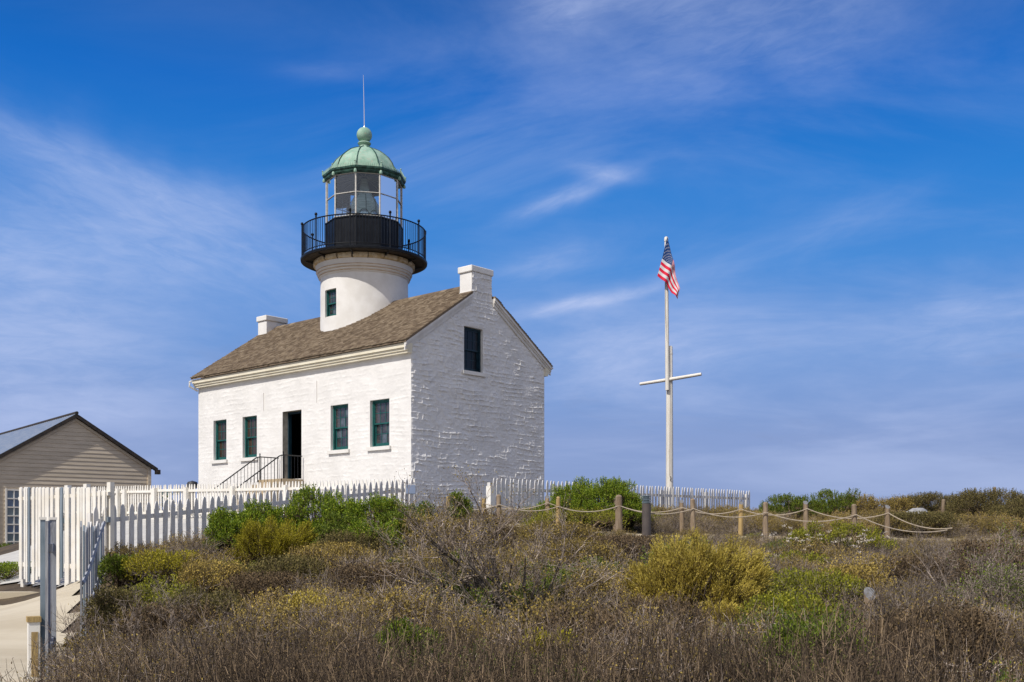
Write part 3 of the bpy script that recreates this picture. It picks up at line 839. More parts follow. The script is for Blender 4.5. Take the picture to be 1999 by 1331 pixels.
# ladder and service frame seen through the glass
b = MB()
for xx in (-.12, .12): b.tube([(xx - .75, .55, 12.4), (xx - .75, .55, 14.0)], .014, 5)
for k in range(7): b.tube([(-.87, .55, 12.6 + k * .2), (-.63, .55, 12.6 + k * .2)], .01, 4)
b.build('lantern_ladder', M_RIB, lantern)

# roof of the lantern
b = MB(); b.lathe([(1.28, 14.03), (1.36, 14.03), (1.40, 14.08), (1.41, 14.13), (1.45, 14.17), (1.46, 14.22), (1.43, 14.24), (1.25, 14.27)], 10, ph=PH)
eave = b.build('lantern_eave', M_COPPERDK, lantern)
b = MB()
for q in range(10):
    c = Vector((C10[q][0], C10[q][1], 0)); d = Vector((C10[(q + 1) % 10][0], C10[(q + 1) % 10][1], 0))
    for k in range(13):
        p = (c * (1 - (k + .5) / 13) + d * ((k + .5) / 13)) * 1.45; t = (d - c).normalized() * .024; o_ = Vector((p.x, p.y, 0)).normalized() * .012
        b.prism([p - t + Vector((0, 0, 14.23)), p + t + Vector((0, 0, 14.23)), p + t * .8 + Vector((0, 0, 14.27)), p + Vector((0, 0, 14.345)), p - t * .8 + Vector((0, 0, 14.27))], o_)
    p = c * 1.45
    b.tube([p + Vector((0, 0, 14.22)), p + Vector((0, 0, 14.36))], .022, 6)
    b.lathe([(.001, 14.34), (.035, 14.37), (.001, 14.41)], 8, p.x, p.y)
b.build('cresting', M_COPPER, eave)
b = MB()
for q in range(10):
    p = C10[q]; b.lathe([(.001, 13.98), (.05, 14.0), (.055, 14.06), (.03, 14.12), (.001, 14.13)], 8, p[0] * 1.40, p[1] * 1.40)
b.build('corner_drops', M_COPPER, eave)
prof = [(1.40, 14.235), (1.22, 14.27), (1.19, 14.42), (1.11, 14.62), (.97, 14.82), (.79, 14.98), (.62, 15.11), (.42, 15.21), (.26, 15.27), (.20, 15.32)]
# each facet bulges slightly between the ribs
v = []; seg = 4; k_ = len(prof); tn_ = 10 * seg
for i_ in range(tn_):
    t = (i_ % seg) / seg; a = PH + 2 * math.pi * i_ / tn_
    loc_a = (t - .5) * 2 * math.pi / 10
    f_ = math.cos(math.pi / 10) / math.cos(loc_a) if t else 1.0
    f_ = 1 - (1 - f_) * .75
    for (r_, z_) in prof: v.append((r_ * f_ * math.sin(a), -r_ * f_ * math.cos(a), z_))
f = [(i_ * k_ + q, ((i_ + 1) % tn_) * k_ + q, ((i_ + 1) % tn_) * k_ + q + 1, i_ * k_ + q + 1) for i_ in range(tn_) for q in range(k_ - 1)]
dome = MB().add(v, f).build('dome', M_COPPER, lantern, smooth=20)
for q in range(10):
    MB().tube([(C10[q][0] * r_ * 1.004, C10[q][1] * r_ * 1.004, z_ + .005) for r_, z_ in prof], .022, 5).build('dome_rib', M_COPPERDK, dome, smooth=True)
b = MB().lathe([(.20, 15.28), (.19, 15.36), (.15, 15.38), (.16, 15.40), (.22, 15.43), (.235, 15.46), (.22, 15.49), (.12, 15.51), (.11, 15.54), (.15, 15.56)], 28).build('dome_neck', M_COPPER, dome, smooth=True)
b = MB().lathe([(.27 * math.sin(t), 15.76 - .27 * math.cos(t)) for t in np.linspace(.02, math.pi - .02, 18)], 28).build('ball_finial', M_COPPER, dome, smooth=180)
b = MB().tube([(0, 0, 16.0), (-.015, .0, 16.7), (-.04, .0, 17.4), (-.06, .0, 17.9)], [.018, .014, .011, .006], 6)
b.tube([(0, 0, 15.98), (0, 0, 16.08)], [.05, .02], 8); b.build('lightning_rod', M_ZINC, dome, smooth=True)

# ------------------------------------------------------------------ entrance steps with iron railings
st = empty('entrance_steps', (CX, CY, 0), HR, label='stone entrance steps with thin iron handrails leading up to the dark doorway', cat='steps')
XA, XB = -6.47, -5.13
gs = 2.15
nst = 7; rise = (3.52 - gs) / (nst + 1)
MB().box(XA, XB, -.85, -.03, gs - .3, 3.52).build('landing', M_TREAD, st)
for k in range(nst):
    y1 = -.85 - k * .26; MB().box(XA, XB, y1 - .26, y1, gs - .3, 3.52 - rise * (k + 1)).build('step', M_TREAD, st)
for xx in (XA + .03, XB - .03):
    b = MB(); tz = 4.28
    pts = [(xx, -.06, tz), (xx, -.80, tz), (xx, -.95, tz - .04), (xx, -2.70, tz - 1.23)]
    b.tube(pts, .02, 6); b.build('handrail', M_BLACKRUST, st, smooth=True)
    for (yy, zb_) in ((-.80, 3.52), (-2.66, gs)):
        ztp = tz + .06 if yy > -1 else tz - 1.16
        b = MB(); b.tube([(xx, yy, zb_), (xx, yy, ztp)], .022, 6); b.lathe([(.001, ztp), (.035, ztp + .03), (.001, ztp + .06)], 8, xx, yy)
        b.build('newel_post', M_BLACK, st)
    yy = -.10
    while yy > -2.6:
        zt_ = tz if yy > -.85 else tz - .04 - (-.95 - yy) * .68
        zb_ = 3.52 if yy > -.85 else 3.52 - rise * (int((-.85 - yy) / .26) + 1)
        MB().tube([(xx, yy, zb_), (xx, yy, zt_)], .008, 5, caps=False).build('railing_bar', M_BLACK, st)
        yy -= .13

# ------------------------------------------------------------------ fences
def picket_mesh(name, wd, h, th=.02):
    o = [(-wd / 2, 0), (wd / 2, 0), (wd / 2, h - .15), (wd / 2 * .92, h - .09), (wd / 2 * .62, h - .035), (wd * .12, h), (-wd * .12, h), (-wd / 2 * .62, h - .035), (-wd / 2 * .92, h - .09), (-wd / 2, h - .15)]
    return [(x, -th / 2, z) for x, z in o], (0, th, 0)


def fence(name, label, P0, P1, z0, z1, h, sp, wd, m, post_every=2.3, rail_side=1, gaps=(), rails=(.22, .78), group=None, cat='fence', posts=True, endpost=None, jitter=.6, brace=False, railh=.075):
    P0 = Vector((*P0, 0)); P1 = Vector((*P1, 0)); d = (P1 - P0); L = d.length; d.normalize()
    rz = math.atan2(d.y, d.x)
    root = empty(name, (P0.x, P0.y, z0 - h), rz, label=label, cat=cat, group=group)
    n_ = int(round(L / sp)); pk = None; sl_ = (z1 - z0) / L
    for i_ in range(n_ + 1):
        s = i_ * sp
        if any(a <= s <= c for a, c in gaps): continue
        zz = sl_ * s + random.uniform(-.008, .008); ro = (random.uniform(-.02, .02), random.uniform(-.012, .012) * jitter, random.uniform(-.05, .05))
        if pk is None:
            pl, dv = picket_mesh('picket', wd, h)
            pk = MB().prism(pl, dv).build('picket', m, root, loc=(s, 0, zz)); pk.rotation_euler = ro
        else: inst(pk, 'picket', root, (s, 0, zz), ro)
    segs = []; a = -.02
    for (ga, gb) in list(gaps) + [(L + .02, L + .02)]:
        if ga - a > .1: segs.append((a, ga))
        a = gb
    for (sa, sb) in segs:
        for k in rails:
            zc = h * k; y0, y1 = (.012, .05) if rail_side > 0 else (-.05, -.012)
            MB().prism([(sa, y0, sl_ * sa + zc - railh / 2), (sa, y1, sl_ * sa + zc - railh / 2), (sa, y1, sl_ * sa + zc + railh / 2), (sa, y0, sl_ * sa + zc + railh / 2)], (sb - sa, 0, sl_ * (sb - sa))).build('rail', m, root)
        if posts:
            k = max(1, int(round((sb - sa) / post_every)))
            for q in range(k + 1):
                s = sa + (sb - sa) * q / k; y0, y1 = (.052, .15) if rail_side > 0 else (-.15, -.052)
                MB().box(s - .05, s + .05, y0, y1, sl_ * s - .35, sl_ * s + h * .90).build('post', m, root)
    return root


nearP0 = (-6.525 + .72 * (-.35), 17.65); nearP1 = (-6.525 + .72 * 6.0, 24.0)
fence('picket_fence', 'nearest white picket fence, shaded, running uphill behind the green bushes', nearP0, nearP1,
      2.16 - .35 * .129, 2.16 + 6.0 * .127, 1.06, .166, .088, M_PICKET, rail_side=1, posts=True, rails=(.13, .77))
# far right-hand run, starting with a white post
rP0 = (at(964, 26.6), 26.6)
dR = Vector((.66, .751)); LR = 12.6
rP1 = (rP0[0] + dR.x * LR, rP0[1] + dR.y * LR)
fence('picket_fence', 'pale picket fence behind the big round bush and the roped trail', rP0, rP1,
      zt(932, 26.6), zt(957, rP1[1]) , 1.12, .158, .075, M_PICKET, rail_side=1, rails=(.15, .76))
b = empty('fence_post', (at(958, 26.2), 26.2, g1(at(958, 26.2), 26.2)), R(48), label='square white post at the near end of the right picket fence', cat='post')
MB().box(-.075, .075, -.075, .075, -.1, zt(948, 26.2) - g1(at(958, 26.2), 26.2)).build('shaft', M_PICKETWARM, b)
# sunlit inner fence in front of the house, with a braced gate
q_ = 3.5; A0 = Vector((CX, CY)) + q_ * Vector((-.668, -.744)); d1 = Vector((-.744, .668))
iR = A0 - d1 * 3.9; iL = A0 + d1 * 15.2


def along(px):
    m_ = (px - 1000) / 2116; return (A0.x - m_ * A0.y) / (m_ * d1.y - d1.x)


def itop(t): return zt(np.interp(1000 + (A0.x + d1.x * t) / (A0.y + d1.y * t) * 2116, [100, 200, 553, 815], [951, 949.5, 938.5, 932.5]), A0.y + d1.y * t)


gA, gB = along(366), along(310)
for (ta, tb, lab) in ((-3.9, gA - .08, 'sunlit white picket fence in front of the house wall'), (gB + .08, 15.2, 'sunlit white picket fence in front of the tan shed, left of the gate')):
    pa = A0 + d1 * ta; pb = A0 + d1 * tb
    fence('picket_fence', lab, pa, pb, itop(ta), itop(tb), 1.02, .150, .072, M_PICKETWARM, rail_side=-1 if False else 1, rails=(.12, .80), post_every=2.6)
g = fence('garden_gate', 'white picket gate with a diagonal brace, seen between the fence posts beside the shed', A0 + d1 * (gA + .03), A0 + d1 * (gB - .03), itop(gA), itop(gB), 1.0, .150, .068, M_PICKETWARM, rails=(.14, .82), posts=False, cat='gate')
LG = gB - gA - .06
MB().prism([(.05, -.045, .20), (.05, -.018, .20), (.18, -.018, .20), (.18, -.045, .20)], (LG - .25, 0, .50)).build('brace', M_PICKETWARM, g)
# posts that show on the camera side of the inner fence
for px in (248.5, 305, 368.5, 459):
    t = along(px); p = A0 + d1 * t
    b = empty('fence_post', (p.x - .668 * .09, p.y - .744 * .09, itop(t) - 1.1), math.atan2(d1.y, d1.x),
              label={248.5: 'cream post of the sunlit fence in front of the shed wall', 305: 'cream gate post at the left side of the braced gate', 368.5: 'cream gate post at the right side of the braced gate', 459: 'cream post of the sunlit fence below the first handrail'}[px], cat='post', group='square posts of the sunlit fence')
    MB().box(-.075, .075, -.05, .05, -.1, .98).build('shaft', M_PICKETWARM, b)

# tall board fence at the left, facing the sun, and the seen-edge-on returns next to it
bP0 = Vector((at(208, 17.75), 17.75)); bP1 = Vector((at(38, 20.0), 20.0))
dd = (bP1 - bP0); LB = dd.length; dd.normalize()
bf = empty('board_fence', (bP0.x, bP0.y, .8), math.atan2(dd.y, dd.x), label='tall bright white board fence between the concrete path and the grey boards', cat='fence')
s = 0.0; rr_ = random.Random(3)
while s < LB:
    wd = rr_.choice((.06, .085, .11, .15)); zt_ = zt(950 if s > .3 else 956, 17.75 + dd.y * s) - .8
    bt = rr_.uniform(-.05, .12)
    pl = [(s, 0, bt), (s + wd, 0, bt), (s + wd, 0, zt_ - .02), (s + wd * .5, 0, zt_), (s, 0, zt_ - .02)]
    MB().prism(pl, (0, .022, 0)).build('board', M_PICKETWARM if rr_.random() > .12 else M_BLUEBOARD, bf); s += wd + rr_.choice((.02, .035, .055, .09))  # odd blue boards stand in for the blue shade between the white ones
for (zz, hh_) in ((1.50, .06), (1.06, .09), (.28, .08)): MB().box(-.05, LB + .05, -.045, -.003, zz, zz + hh_).build('rail', M_PICKETWARM if zz != 1.06 else M_BLUEBOARD, bf)
for s in (.02, .85, 1.55, LB): MB().box(s - .06, s + .06, -.12, -.047, -.2, 1.72).build('post', M_PICKETWARM, bf)
# grey return fence down the bank
gf = empty('board_fence', (0, 0, 0), 0, label='weathered grey boards stepping down the bank beside the dry brush', cat='fence')
ga, gb_ = Vector((at(200, 17.4), 17.4)), Vector((at(157, 14.2), 14.2))
for k in range(11):
    t = k / 10; p = ga.lerp(gb_, t); z0_ = g1(p.x, p.y) - .05; top_ = zt(1022 + 6 * math.sin(k * 1.7), p.y)
    mt = M_BLUEBOARD if k % 4 == 1 else (M_POSTGREY if k % 3 else M_PICKET)
    o = MB().prism([(-.05, 0, 0), (.05, 0, 0), (.05, 0, top_ - z0_ - .08), (0, 0, top_ - z0_), (-.05, 0, top_ - z0_ - .08)], (0, .022, 0)).build('board', mt, gf, loc=(p.x, p.y, z0_), rotz=math.atan2((gb_ - ga).y, (gb_ - ga).x) + random.uniform(-.25, .25))
for zz in (1.0, .35):
    pts = [(ga.lerp(gb_, t).x + .03, ga.lerp(gb_, t).y, g1(*ga.lerp(gb_, t)) + zz * .9) for t in np.linspace(0, 1, 6)]
    MB().tube(pts, .03, 4).build('rail', M_POSTGREY, gf)
# tall grey gate posts by the path, the nearest group
gp = empty('gate_leaf', (0, 0, 0), 0, label='open gate of tall grey boards seen edge-on beside the concrete path', cat='gate')
ga, gb_ = Vector((at(96, 13.6), 13.6)), Vector((at(91, 11.9), 11.9))
for k in range(7):
    t = k / 6; p = ga.lerp(gb_, t); z0_ = g1(p.x, p.y) - .3; top_ = zt(1016 + 4 * (k % 3), p.y)
    mt = (M_POSTGREY, M_PICKET, M_BLUEBOARD)[k % 3]
    MB().prism([(-.055, 0, 0), (.055, 0, 0), (.055, 0, top_ - z0_), (-.055, 0, top_ - z0_)], (0, .03, 0)).build('board', mt, gp, loc=(p.x, p.y, z0_), rotz=math.atan2((gb_ - ga).y, (gb_ - ga).x) + random.uniform(-.3, .3))
for zz in (.35, 1.45):
    MB().prism([(ga.x + .03, ga.y, zz), (ga.x + .07, ga.y, zz), (ga.x + .07, ga.y, zz + .09), (ga.x + .03, ga.y, zz + .09)], (gb_.x - ga.x, gb_.y - ga.y, 0)).build('rail', M_POSTGREY, gp)
for (px, Yd, r_, lab) in ((84, 12.3, .028, 'tall dark post on the path side of the edge-on gate'), (104, 12.9, .035, 'thin pale post on the brush side of the edge-on gate')):
    x_ = at(px, Yd); b = empty('gate_post', (x_, Yd, -.3), .4, label=lab, cat='post')
    MB().box(-r_, r_, -r_, r_, 0, zt(1014, Yd) + .3).build('shaft', M_BLUEBOARD if px == 84 else M_POSTGREY, b)
    MB().box(-r_ - .01, r_ + .01, -r_ - .01, r_ + .01, zt(1014, Yd) + .3, zt(1014, Yd) + .33).build('cap', M_PICKETWARM, b)
# squat white post with an ochre face at the path edge
x_ = at(66, 12.2)
b = empty('low_post', (x_, 12.2, 0), .5, label='low white box post with an ochre side at the edge of the concrete path', cat='post')
MB().box(-.06, .06, -.07, .07, -.05, .66).build('shaft', M_PICKETWARM, b)
MB().box(-.072, .072, -.082, .082, .66, .72).build('cap', M_WOODOCHRE, b)
MB().box(-.03, .04, -.076, -.071, .05, .55).build('inset', M_WOODOCHRE, b)

# blue grey plate on the fence and a small dark utility head behind it
x_, y_ = at(802, 23.75), 23.72
b = empty('plaque', (x_, y_, zt(963, y_)), R(20), label='small blue-grey plaque fixed to the last pickets by the house corner', cat='sign')
MB().box(-.105, .105, -.03, -.01, 0, .19).build('panel', M_SIGN, b); MB().box(-.118, .118, -.012, .0, -.012, .202).build('backing', M_TRIMGREY, b)
x_, y_ = at(376, 41), 41
b = empty('vent_pipe', (x_, y_, 2.2), 0, label='small dark vent hood showing just above the sunlit fence', cat='vent')
MB().tube([(0, 0, 0), (0, 0, 1.35)], .08, 10).build('pipe', M_UTIL, b)
MB().lathe([(.20, 1.30), (.22, 1.42), (.17, 1.53), (.001, 1.58)], 16).build('hood', M_UTIL, b, smooth=True)

# ------------------------------------------------------------------ shed
SY = 45.0; SX = at(148, SY)
sh = empty('shed', (SX, SY, .4), HR - R(9), label='tan clapboard shed with blue-grey metal roof and dark gable trim', cat='shed')
SW = .0705 * SY; sE = 4.53 - .4 + .22; sA = 6.72 - .4; sPit = (sA - sE) / SW
# local: gable plane x=0, y from -SW..SW, body to -x
b = MB(); b.prism([(-.04, -SW + .12, 0), (-.04, SW - .12, 0), (-.04, SW - .12, sE), (-.04, 0, sA - .12), (-.04, -SW + .12, sE)], (-12, 0, 0)); b.build('body', M_SIDING, sh)
zz = 0.0; bh = .17
while zz < sA - .25:
    z1_ = min(zz + bh, sA - .2)
    hw = lambda z_: SW - .14 if z_ < sE - .1 else max(.03, (sA - .10 - z_) / sPit - .02)
    hw0 = min(hw(zz), SW - .14); hw1 = min(hw(z1_), SW - .14)
    y0w, y1w = hw0, hw1
    v = [(0, -y0w, zz), (0, y0w, zz), (.0, y1w, z1_), (.0, -y1w, z1_), (.030, -y0w, zz), (.030, y0w, zz), (.012, y1w, z1_), (.012, -y1w, z1_)]
    f = [(4, 5, 6, 7), (0, 4, 7, 3), (1, 2, 6, 5), (0, 1, 5, 4), (3, 7, 6, 2)]
    MB().add(v, f).build('clapboard', M_SIDING, sh, loc=(-.038, 0, 0)); zz += bh
for s in (-1, 1):
    MB().box(-.03, .035, s * (SW - .07) - .07, s * (SW - .07) + .07, 0, sE).build('corner_board', M_SIDING, sh)
    # frieze below and dark rake trim above
    for (t0, t1, x0_, x1_, mt, nm) in ((.14, .26, -.03, .03, M_SIDING, 'frieze_board'), (-.04, .12, -.02, .16, M_DARKTRIM, 'rake_trim')):
        ye = SW + (.25 if nm == 'rake_trim' else 0)
        p = [(x0_, 0, sA - t0), (x0_, s * ye, sA - ye * sPit - t0), (x0_, s * ye, sA - ye * sPit - t1), (x0_, 0, sA - t1)]
        MB().prism(p, (x1_ - x0_, 0, 0)).build(nm, mt, sh)
    # corrugated metal slope
    V = []; F = []; nn = 150; ye = SW + .28
    for i_ in range(nn + 1):
        x_ = .14 - 12.2 * i_ / nn; hz = .02 * math.sin(i_ * math.pi * .5) + .02
        V += [(x_, 0, sA + hz + .03), (x_, s * ye, sA - ye * sPit + hz + .03)]
    F = [(2 * i_, 2 * i_ + 1, 2 * i_ + 3, 2 * i_ + 2) for i_ in range(nn)]
    np_obj('metal_roof', V, F, M_METALROOF, sh, smooth=True)
MB().tube([(.18, 0, sA + .07), (-12, 0, sA + .07)], .07, 8).build('ridge_cap', M_DARKTRIM, sh)
MB().box(.0, .17, SW + .16, SW + .36, sA - (SW + .25) * sPit - .22, sA - (SW + .25) * sPit - .02).build('eave_block', M_DARKTRIM, sh)
# tall narrow white-barred window near its left side
ywn = None
m_ = (34 - 1000) / 2116; t = (m_ * SY - SX) / (.668 - m_ * .744)
b = MB(); hw_ = .26; b.box(.0, .05, t - hw_ - .07, t - hw_, .35, 3.2); b.box(0, .05, t + hw_, t + hw_ + .07, .35, 3.2)
for k in range(9): b.box(0, .045, t - hw_, t + hw_, .35 + k * .345, .40 + k * .345)
b.box(0, .04, t - .02, t + .02, .4, 3.15)
wn = b.build('window', M_PICKETWARM, sh)
for k in range(8):
    for s in (-1, 1): MB().box(.0, .012, min(t + s * .02, t + s * hw_), max(t + s * .02, t + s * hw_), .405 + k * .345, .69 + k * .345).build('pane', mat('blue_pane_%d_%d' % (k, s), (.10 + .03 * (k % 3), .15 + .03 * (k % 3), .24), rough=.15, spec=.6), wn)

# ------------------------------------------------------------------ flag mast and flag
FY = 40.0; fx = at(1307.5, FY); fz = g1(fx, FY)
ma = empty('flag_mast', (fx, FY, fz), 0, label='white ship-style flag mast with crosstree and offset topmast', cat='flagpole')
px2m = FY / 2116
zT = lambda y: zt(y, FY) - fz
MB().tube([(0, 0, -.2), (.0, 0, zT(850)), (-.0, 0, zT(677)), (0, 0, zT(675))], [.14, .13, .115, .10], 14).build('lower_mast', M_MAST, ma, smooth=True)
ox = (1301 - 1307.5) * px2m
MB().tube([(ox + .02, -.16, zT(762)), (ox, -.16, zT(600)), (ox - .02, -.16, zT(474)), (ox - .02, -.16, zT(473))], [.075, .07, .062, .05], 12).build('topmast', M_MAST, ma, smooth=True)
MB().lathe([(.03, zT(474)), (.075, zT(473)), (.075, zT(466)), (.05, zT(464)), (.001, zT(463.5))], 12, ox - .02, -.16).build('truck', M_MAST, ma, smooth=True)
cl_ = MB().tube([((1254 - 1307.5) * px2m, .60, zT(746) + .03), (0, -.14, zT(741)), ((1364 - 1307.5) * px2m, -.62, zT(733.5) - .02)], [.058, .066, .058], 10)
cl_.build('crosstree', M_MAST, ma, smooth=True)
for zz in (zT(740), zT(690)):
    MB().tube([(0, 0, zz - .03), (0, 0, zz + .03)], .122, 14).build('mast_band', M_MAST, ma)
for y_ in (885, 912): MB().tube([(0, 0, zT(y_) - .012), (0, 0, zT(y_) + .012)], .124, 14).build('mast_band', M_TRIMGREY, ma)
MB().tube([(.02, -.14, zT(938)), (.02, -.2, zT(934)), (.02, -.14, zT(930))], .018, 5).build('cleat', M_UTIL, ma)
MB().tube([(ox - .05, -.25, zT(470)), (ox - .07, -.24, zT(600)), (-.05, -.20, zT(760)), (-.02, -.16, zT(930))], .006, 4).build('halyard', M_ROPE, ma)

ct_u = np.array([0, .4, .7, 1.0]); ct_v = np.array([0, 7 / 13, 1.0])
CT = np.array([[(275, 110), (185, 500), (100, 810)], [(378, 520), (345, 635), (262, 945)], [(430, 780), (420, 850), (355, 1110)], [(490, 1045), (482, 1100), (470, 1215)]], float)
nu, nv = 190, 104
uu_ = np.linspace(0, 1, nu + 1); vv_ = np.linspace(0, 1, nv + 1)


def flagxy(u, v):
    rows = []
    for k in range(3): rows.append((np.interp(u, ct_u, CT[:, k, 0]), np.interp(u, ct_u, CT[:, k, 1])))
    X_ = np.where(v < 7 / 13, rows[0][0] + (rows[1][0] - rows[0][0]) * v / (7 / 13), rows[1][0] + (rows[2][0] - rows[1][0]) * (v - 7 / 13) / (6 / 13))
    Y_ = np.where(v < 7 / 13, rows[0][1] + (rows[1][1] - rows[0][1]) * v / (7 / 13), rows[1][1] + (rows[2][1] - rows[1][1]) * (v - 7 / 13) / (6 / 13))
    return X_, Y_


Ug, Vg = np.meshgrid(uu_, vv_)
FX, FYp = flagxy(Ug, Vg)
sc_ = 1 / 9.18
xw = at(1270 + FX * sc_, FY); zw = EYE + (1050 - (455 + FYp * sc_)) / 2116 * FY
xw = xw + .018 * np.sin(Ug * 15 + Vg * 2.5) * Ug
dep = .05 * np.sin(Ug * 11 + Vg * 1.5) * np.clip(Ug * 3, .15, 1) + .03 * np.sin(Ug * 23 + Vg * 4) * Ug
V = np.stack([xw, FY - .42 + dep, zw], -1).reshape(-1, 3)
i, j = np.meshgrid(np.arange(nu), np.arange(nv)); a = (j * (nu + 1) + i).ravel()
F = np.stack([a, a + nu + 1, a + nu + 2, a + 1], -1)
uc = ((i + .5) / nu).ravel(); vc = ((j + .5) / nv).ravel()
mi = np.where((np.floor(vc * 13).astype(int) % 2) == 0, 0, 1)
can = (uc < .4) & (vc < 7 / 13); mi = np.where(can, 2, mi)
cu = uc / .4; cv = vc / (7 / 13)
for rr in range(9):
    ncol = 6 if rr % 2 == 0 else 5
    for cc in range(ncol):
        sx = (1 + 2 * cc) / 12 if ncol == 6 else (2 + 2 * cc) / 12; sy = (rr + 1) / 10
        dx = (cu - sx) * .4 * 1.9; dy = (cv - sy) * (7 / 13); r_ = np.hypot(dx, dy); th_ = np.arctan2(dx, -dy)
        rad_ = .022 * (.62 + .38 * np.cos(5 * th_)); mi = np.where(can & (r_ < rad_), 1, mi)
fl = np_obj('flag', V, F, [M_RED, M_WHITE, M_BLUE], smooth=True, mi=mi)
piv = Vector((at(1301, FY), FY - .42, zt(470, FY)))
me = fl.data; me.transform(Matrix.Translation(-piv)); fl.location = piv
sm = fl.modifiers.new('thickness', 'SOLIDIFY'); sm.thickness = .004
tag(fl, 'American flag with stars and stripes hanging limp from the topmast', 'flag')

# ------------------------------------------------------------------ rope trail posts
def post_obj(px, Yd, ytop, r_, m, slant, label, group='rope posts along the trail'):
    x_ = at(px, Yd); z0_ = g1(x_, Yd); h = zt(ytop, Yd) - z0_
    root = empty('trail_post', (x_, Yd, z0_), random.uniform(0, 1), label=label, cat='post', group=group)
    root.rotation_euler = (random.uniform(-.03, .03), random.uniform(-.03, .03), 0)
    n_ = 14; v = []; zs2 = [-.3, h * .3, h * .7, h]
    for k, zz in enumerate(zs2):
        for t in range(n_):
            a = 2 * math.pi * t / n_; rr2 = r_ * (1 - .05 * k) * (1 + .05 * math.sin(3 * a + k + px))
            dz_ = (-slant * rr2 * math.sin(a) * 1.0 if k == 3 else 0)
            v.append((rr2 * math.cos(a), rr2 * math.sin(a), zz - (slant * r_ if k == 3 else 0) - dz_))
    f = [(k * n_ + t, k * n_ + (t + 1) % n_, (k + 1) * n_ + (t + 1) % n_, (k + 1) * n_ + t) for k in range(3) for t in range(n_)]
    b = MB().add(v, f)
    if slant:
        b.build('shaft', m, root, smooth=True)
        top = [(p[0] * 1.0, p[1] * 1.0, p[2]) for p in v[-n_:]]
        MB().add(top, [tuple(range(n_))]).build('cut_top', M_ENDGRAIN, root)
    else:
        k = len(b.v)
        v2 = [(p[0] * .75, p[1] * .75, p[2] + r_ * .32) for p in v[-n_:]] + [(p[0] * .35, p[1] * .35, p[2] + r_ * .5) for p in v[-n_:]]
        b.add(v[-n_:] + v2, [(q * n_ + t, q * n_ + (t + 1) % n_, (q + 1) * n_ + (t + 1) % n_, (q + 1) * n_ + t) for q in range(2) for t in range(n_)] + [tuple(2 * n_ + t for t in range(n_))])
        b.build('shaft', m, root, smooth=True)
    return Vector((x_, Yd, z0_ + h))


rowA = [(874, 23.2, 970, .05, M_WOODOCHRE, 'stub of a brown post showing above the brush, leftmost of the trail posts'),
        (975, 23.0, 967, .058, M_WOOD, 'brown post in front of the white fence post'),
        (1090, 22.9, 971, .052, M_WOODOCHRE, 'ochre post below the left side of the big round bush'),
        (1209, 22.7, 969, .082, M_WOOD, 'thickest brown post, left of the louvred bollard'),
        (1354, 22.6, 975, .058, M_WOOD, 'round-topped brown post, second to the right of the bollard'),
        (1495, 22.3, 982, .060, M_WOOD, 'brown post just right of the end of the right picket fence'),
        (1670, 21.9, 986, .060, M_WOOD, 'brown post standing among the sprawling green plant')]
rowB = [(945, 25.2, 966, .055, M_WOODOCHRE, 'ochre post wound with rope beside the gable wall'),
        (1070, 25.0, 965, .060, M_WOOD, 'pale-topped post just left of the ochre post'),
        (1201, 24.8, 967, .056, M_WOOD, 'pale-topped post hidden behind the thickest brown post'),
        (1332, 24.6, 974, .058, M_WOOD, 'pale-topped post, first to the right of the bollard'),
        (1446, 24.4, 977, .058, M_WOODOCHRE, 'ochre pale-topped post before the end of the right fence'),
        (1575, 24.1, 976, .062, M_WOOD, 'pale-topped post in front of the dark green bush on the skyline'),
        (1733, 23.6, 984, .062, M_WOOD, 'rightmost pale-topped post of the roped trail')]
topsA = [post_obj(p, y_, t_, r_, m, 0, l) for p, y_, t_, r_, m, l in rowA]
topsB = [post_obj(p, y_, t_, r_, m, .8, l) for p, y_, t_, r_, m, l in rowB]


def rope(tops, label, end, sag=.20):
    pts = []
    T = [t - Vector((0, .07, .19)) for t in tops] + [end]
    for a, c in zip(T[:-1], T[1:]):
        for k in range(12):
            u = k / 12; p = a.lerp(c, u); s_ = sag * (c - a).length / 1.4 * (.8 + .4 * random.random() * 0)
            pts.append(p - Vector((0, 0, 4 * s_ * u * (1 - u))))
    pts.append(T[-1])
    return tag(MB().tube(pts, .011, 5).build('rope', M_ROPE, smooth=True), label, 'rope', 'slack ropes of the trail')


rope(topsA, 'slack hemp rope strung along the brown round-topped posts', Vector((at(1850, 21.5), 21.5, zt(1034, 21.5))), .16)
rope(topsB, 'slack hemp rope strung along the pale-topped posts', Vector((at(1860, 22.8), 22.8, zt(1030, 22.8))), .17)
x_, y_ = at(1380, 22.5), 22.5
# louvred bollard light
BY = 22.5; bx_ = at(1262.5, BY); bz_ = g1(bx_, BY)
bo = empty('bollard_light', (bx_, BY, bz_), 0, label='dark bronze bollard light with a louvred blue-grey head', cat='bollard')
bh = zt(967, BY) - bz_; rb = .093
MB().lathe([(rb, -.1), (rb, bh - .165), (rb * .8, bh - .160), (.001, bh - .16)], 28).build('shaft', M_BOLLARD, bo, smooth=30)
for k in range(4):
    z_ = bh - .15 + k * .032
    MB().lathe([(rb * .6, z_), (rb * 1.03, z_ - .006), (rb * 1.03, z_ + .008), (rb * .6, z_ + .018)], 28, closed=True).build('louvre', M_LOUVRE, bo, smooth=30)
MB().lathe([(rb * .6, bh - .165), (rb * .6, bh - .02)], 20).build('lamp_core', M_INSIDE, bo)
MB().lathe([(rb * 1.02, bh - .018), (rb * 1.03, bh - .004), (rb * .95, bh), (.001, bh + .004)], 28).build('cap', M_LOUVRE, bo, smooth=30)
# foreground slanted post
post_obj(1700, 11.9, 1143, .072, M_WOOD, 1.15, 'short thick post with a slanted pale top standing alone in the near brush', group=None)
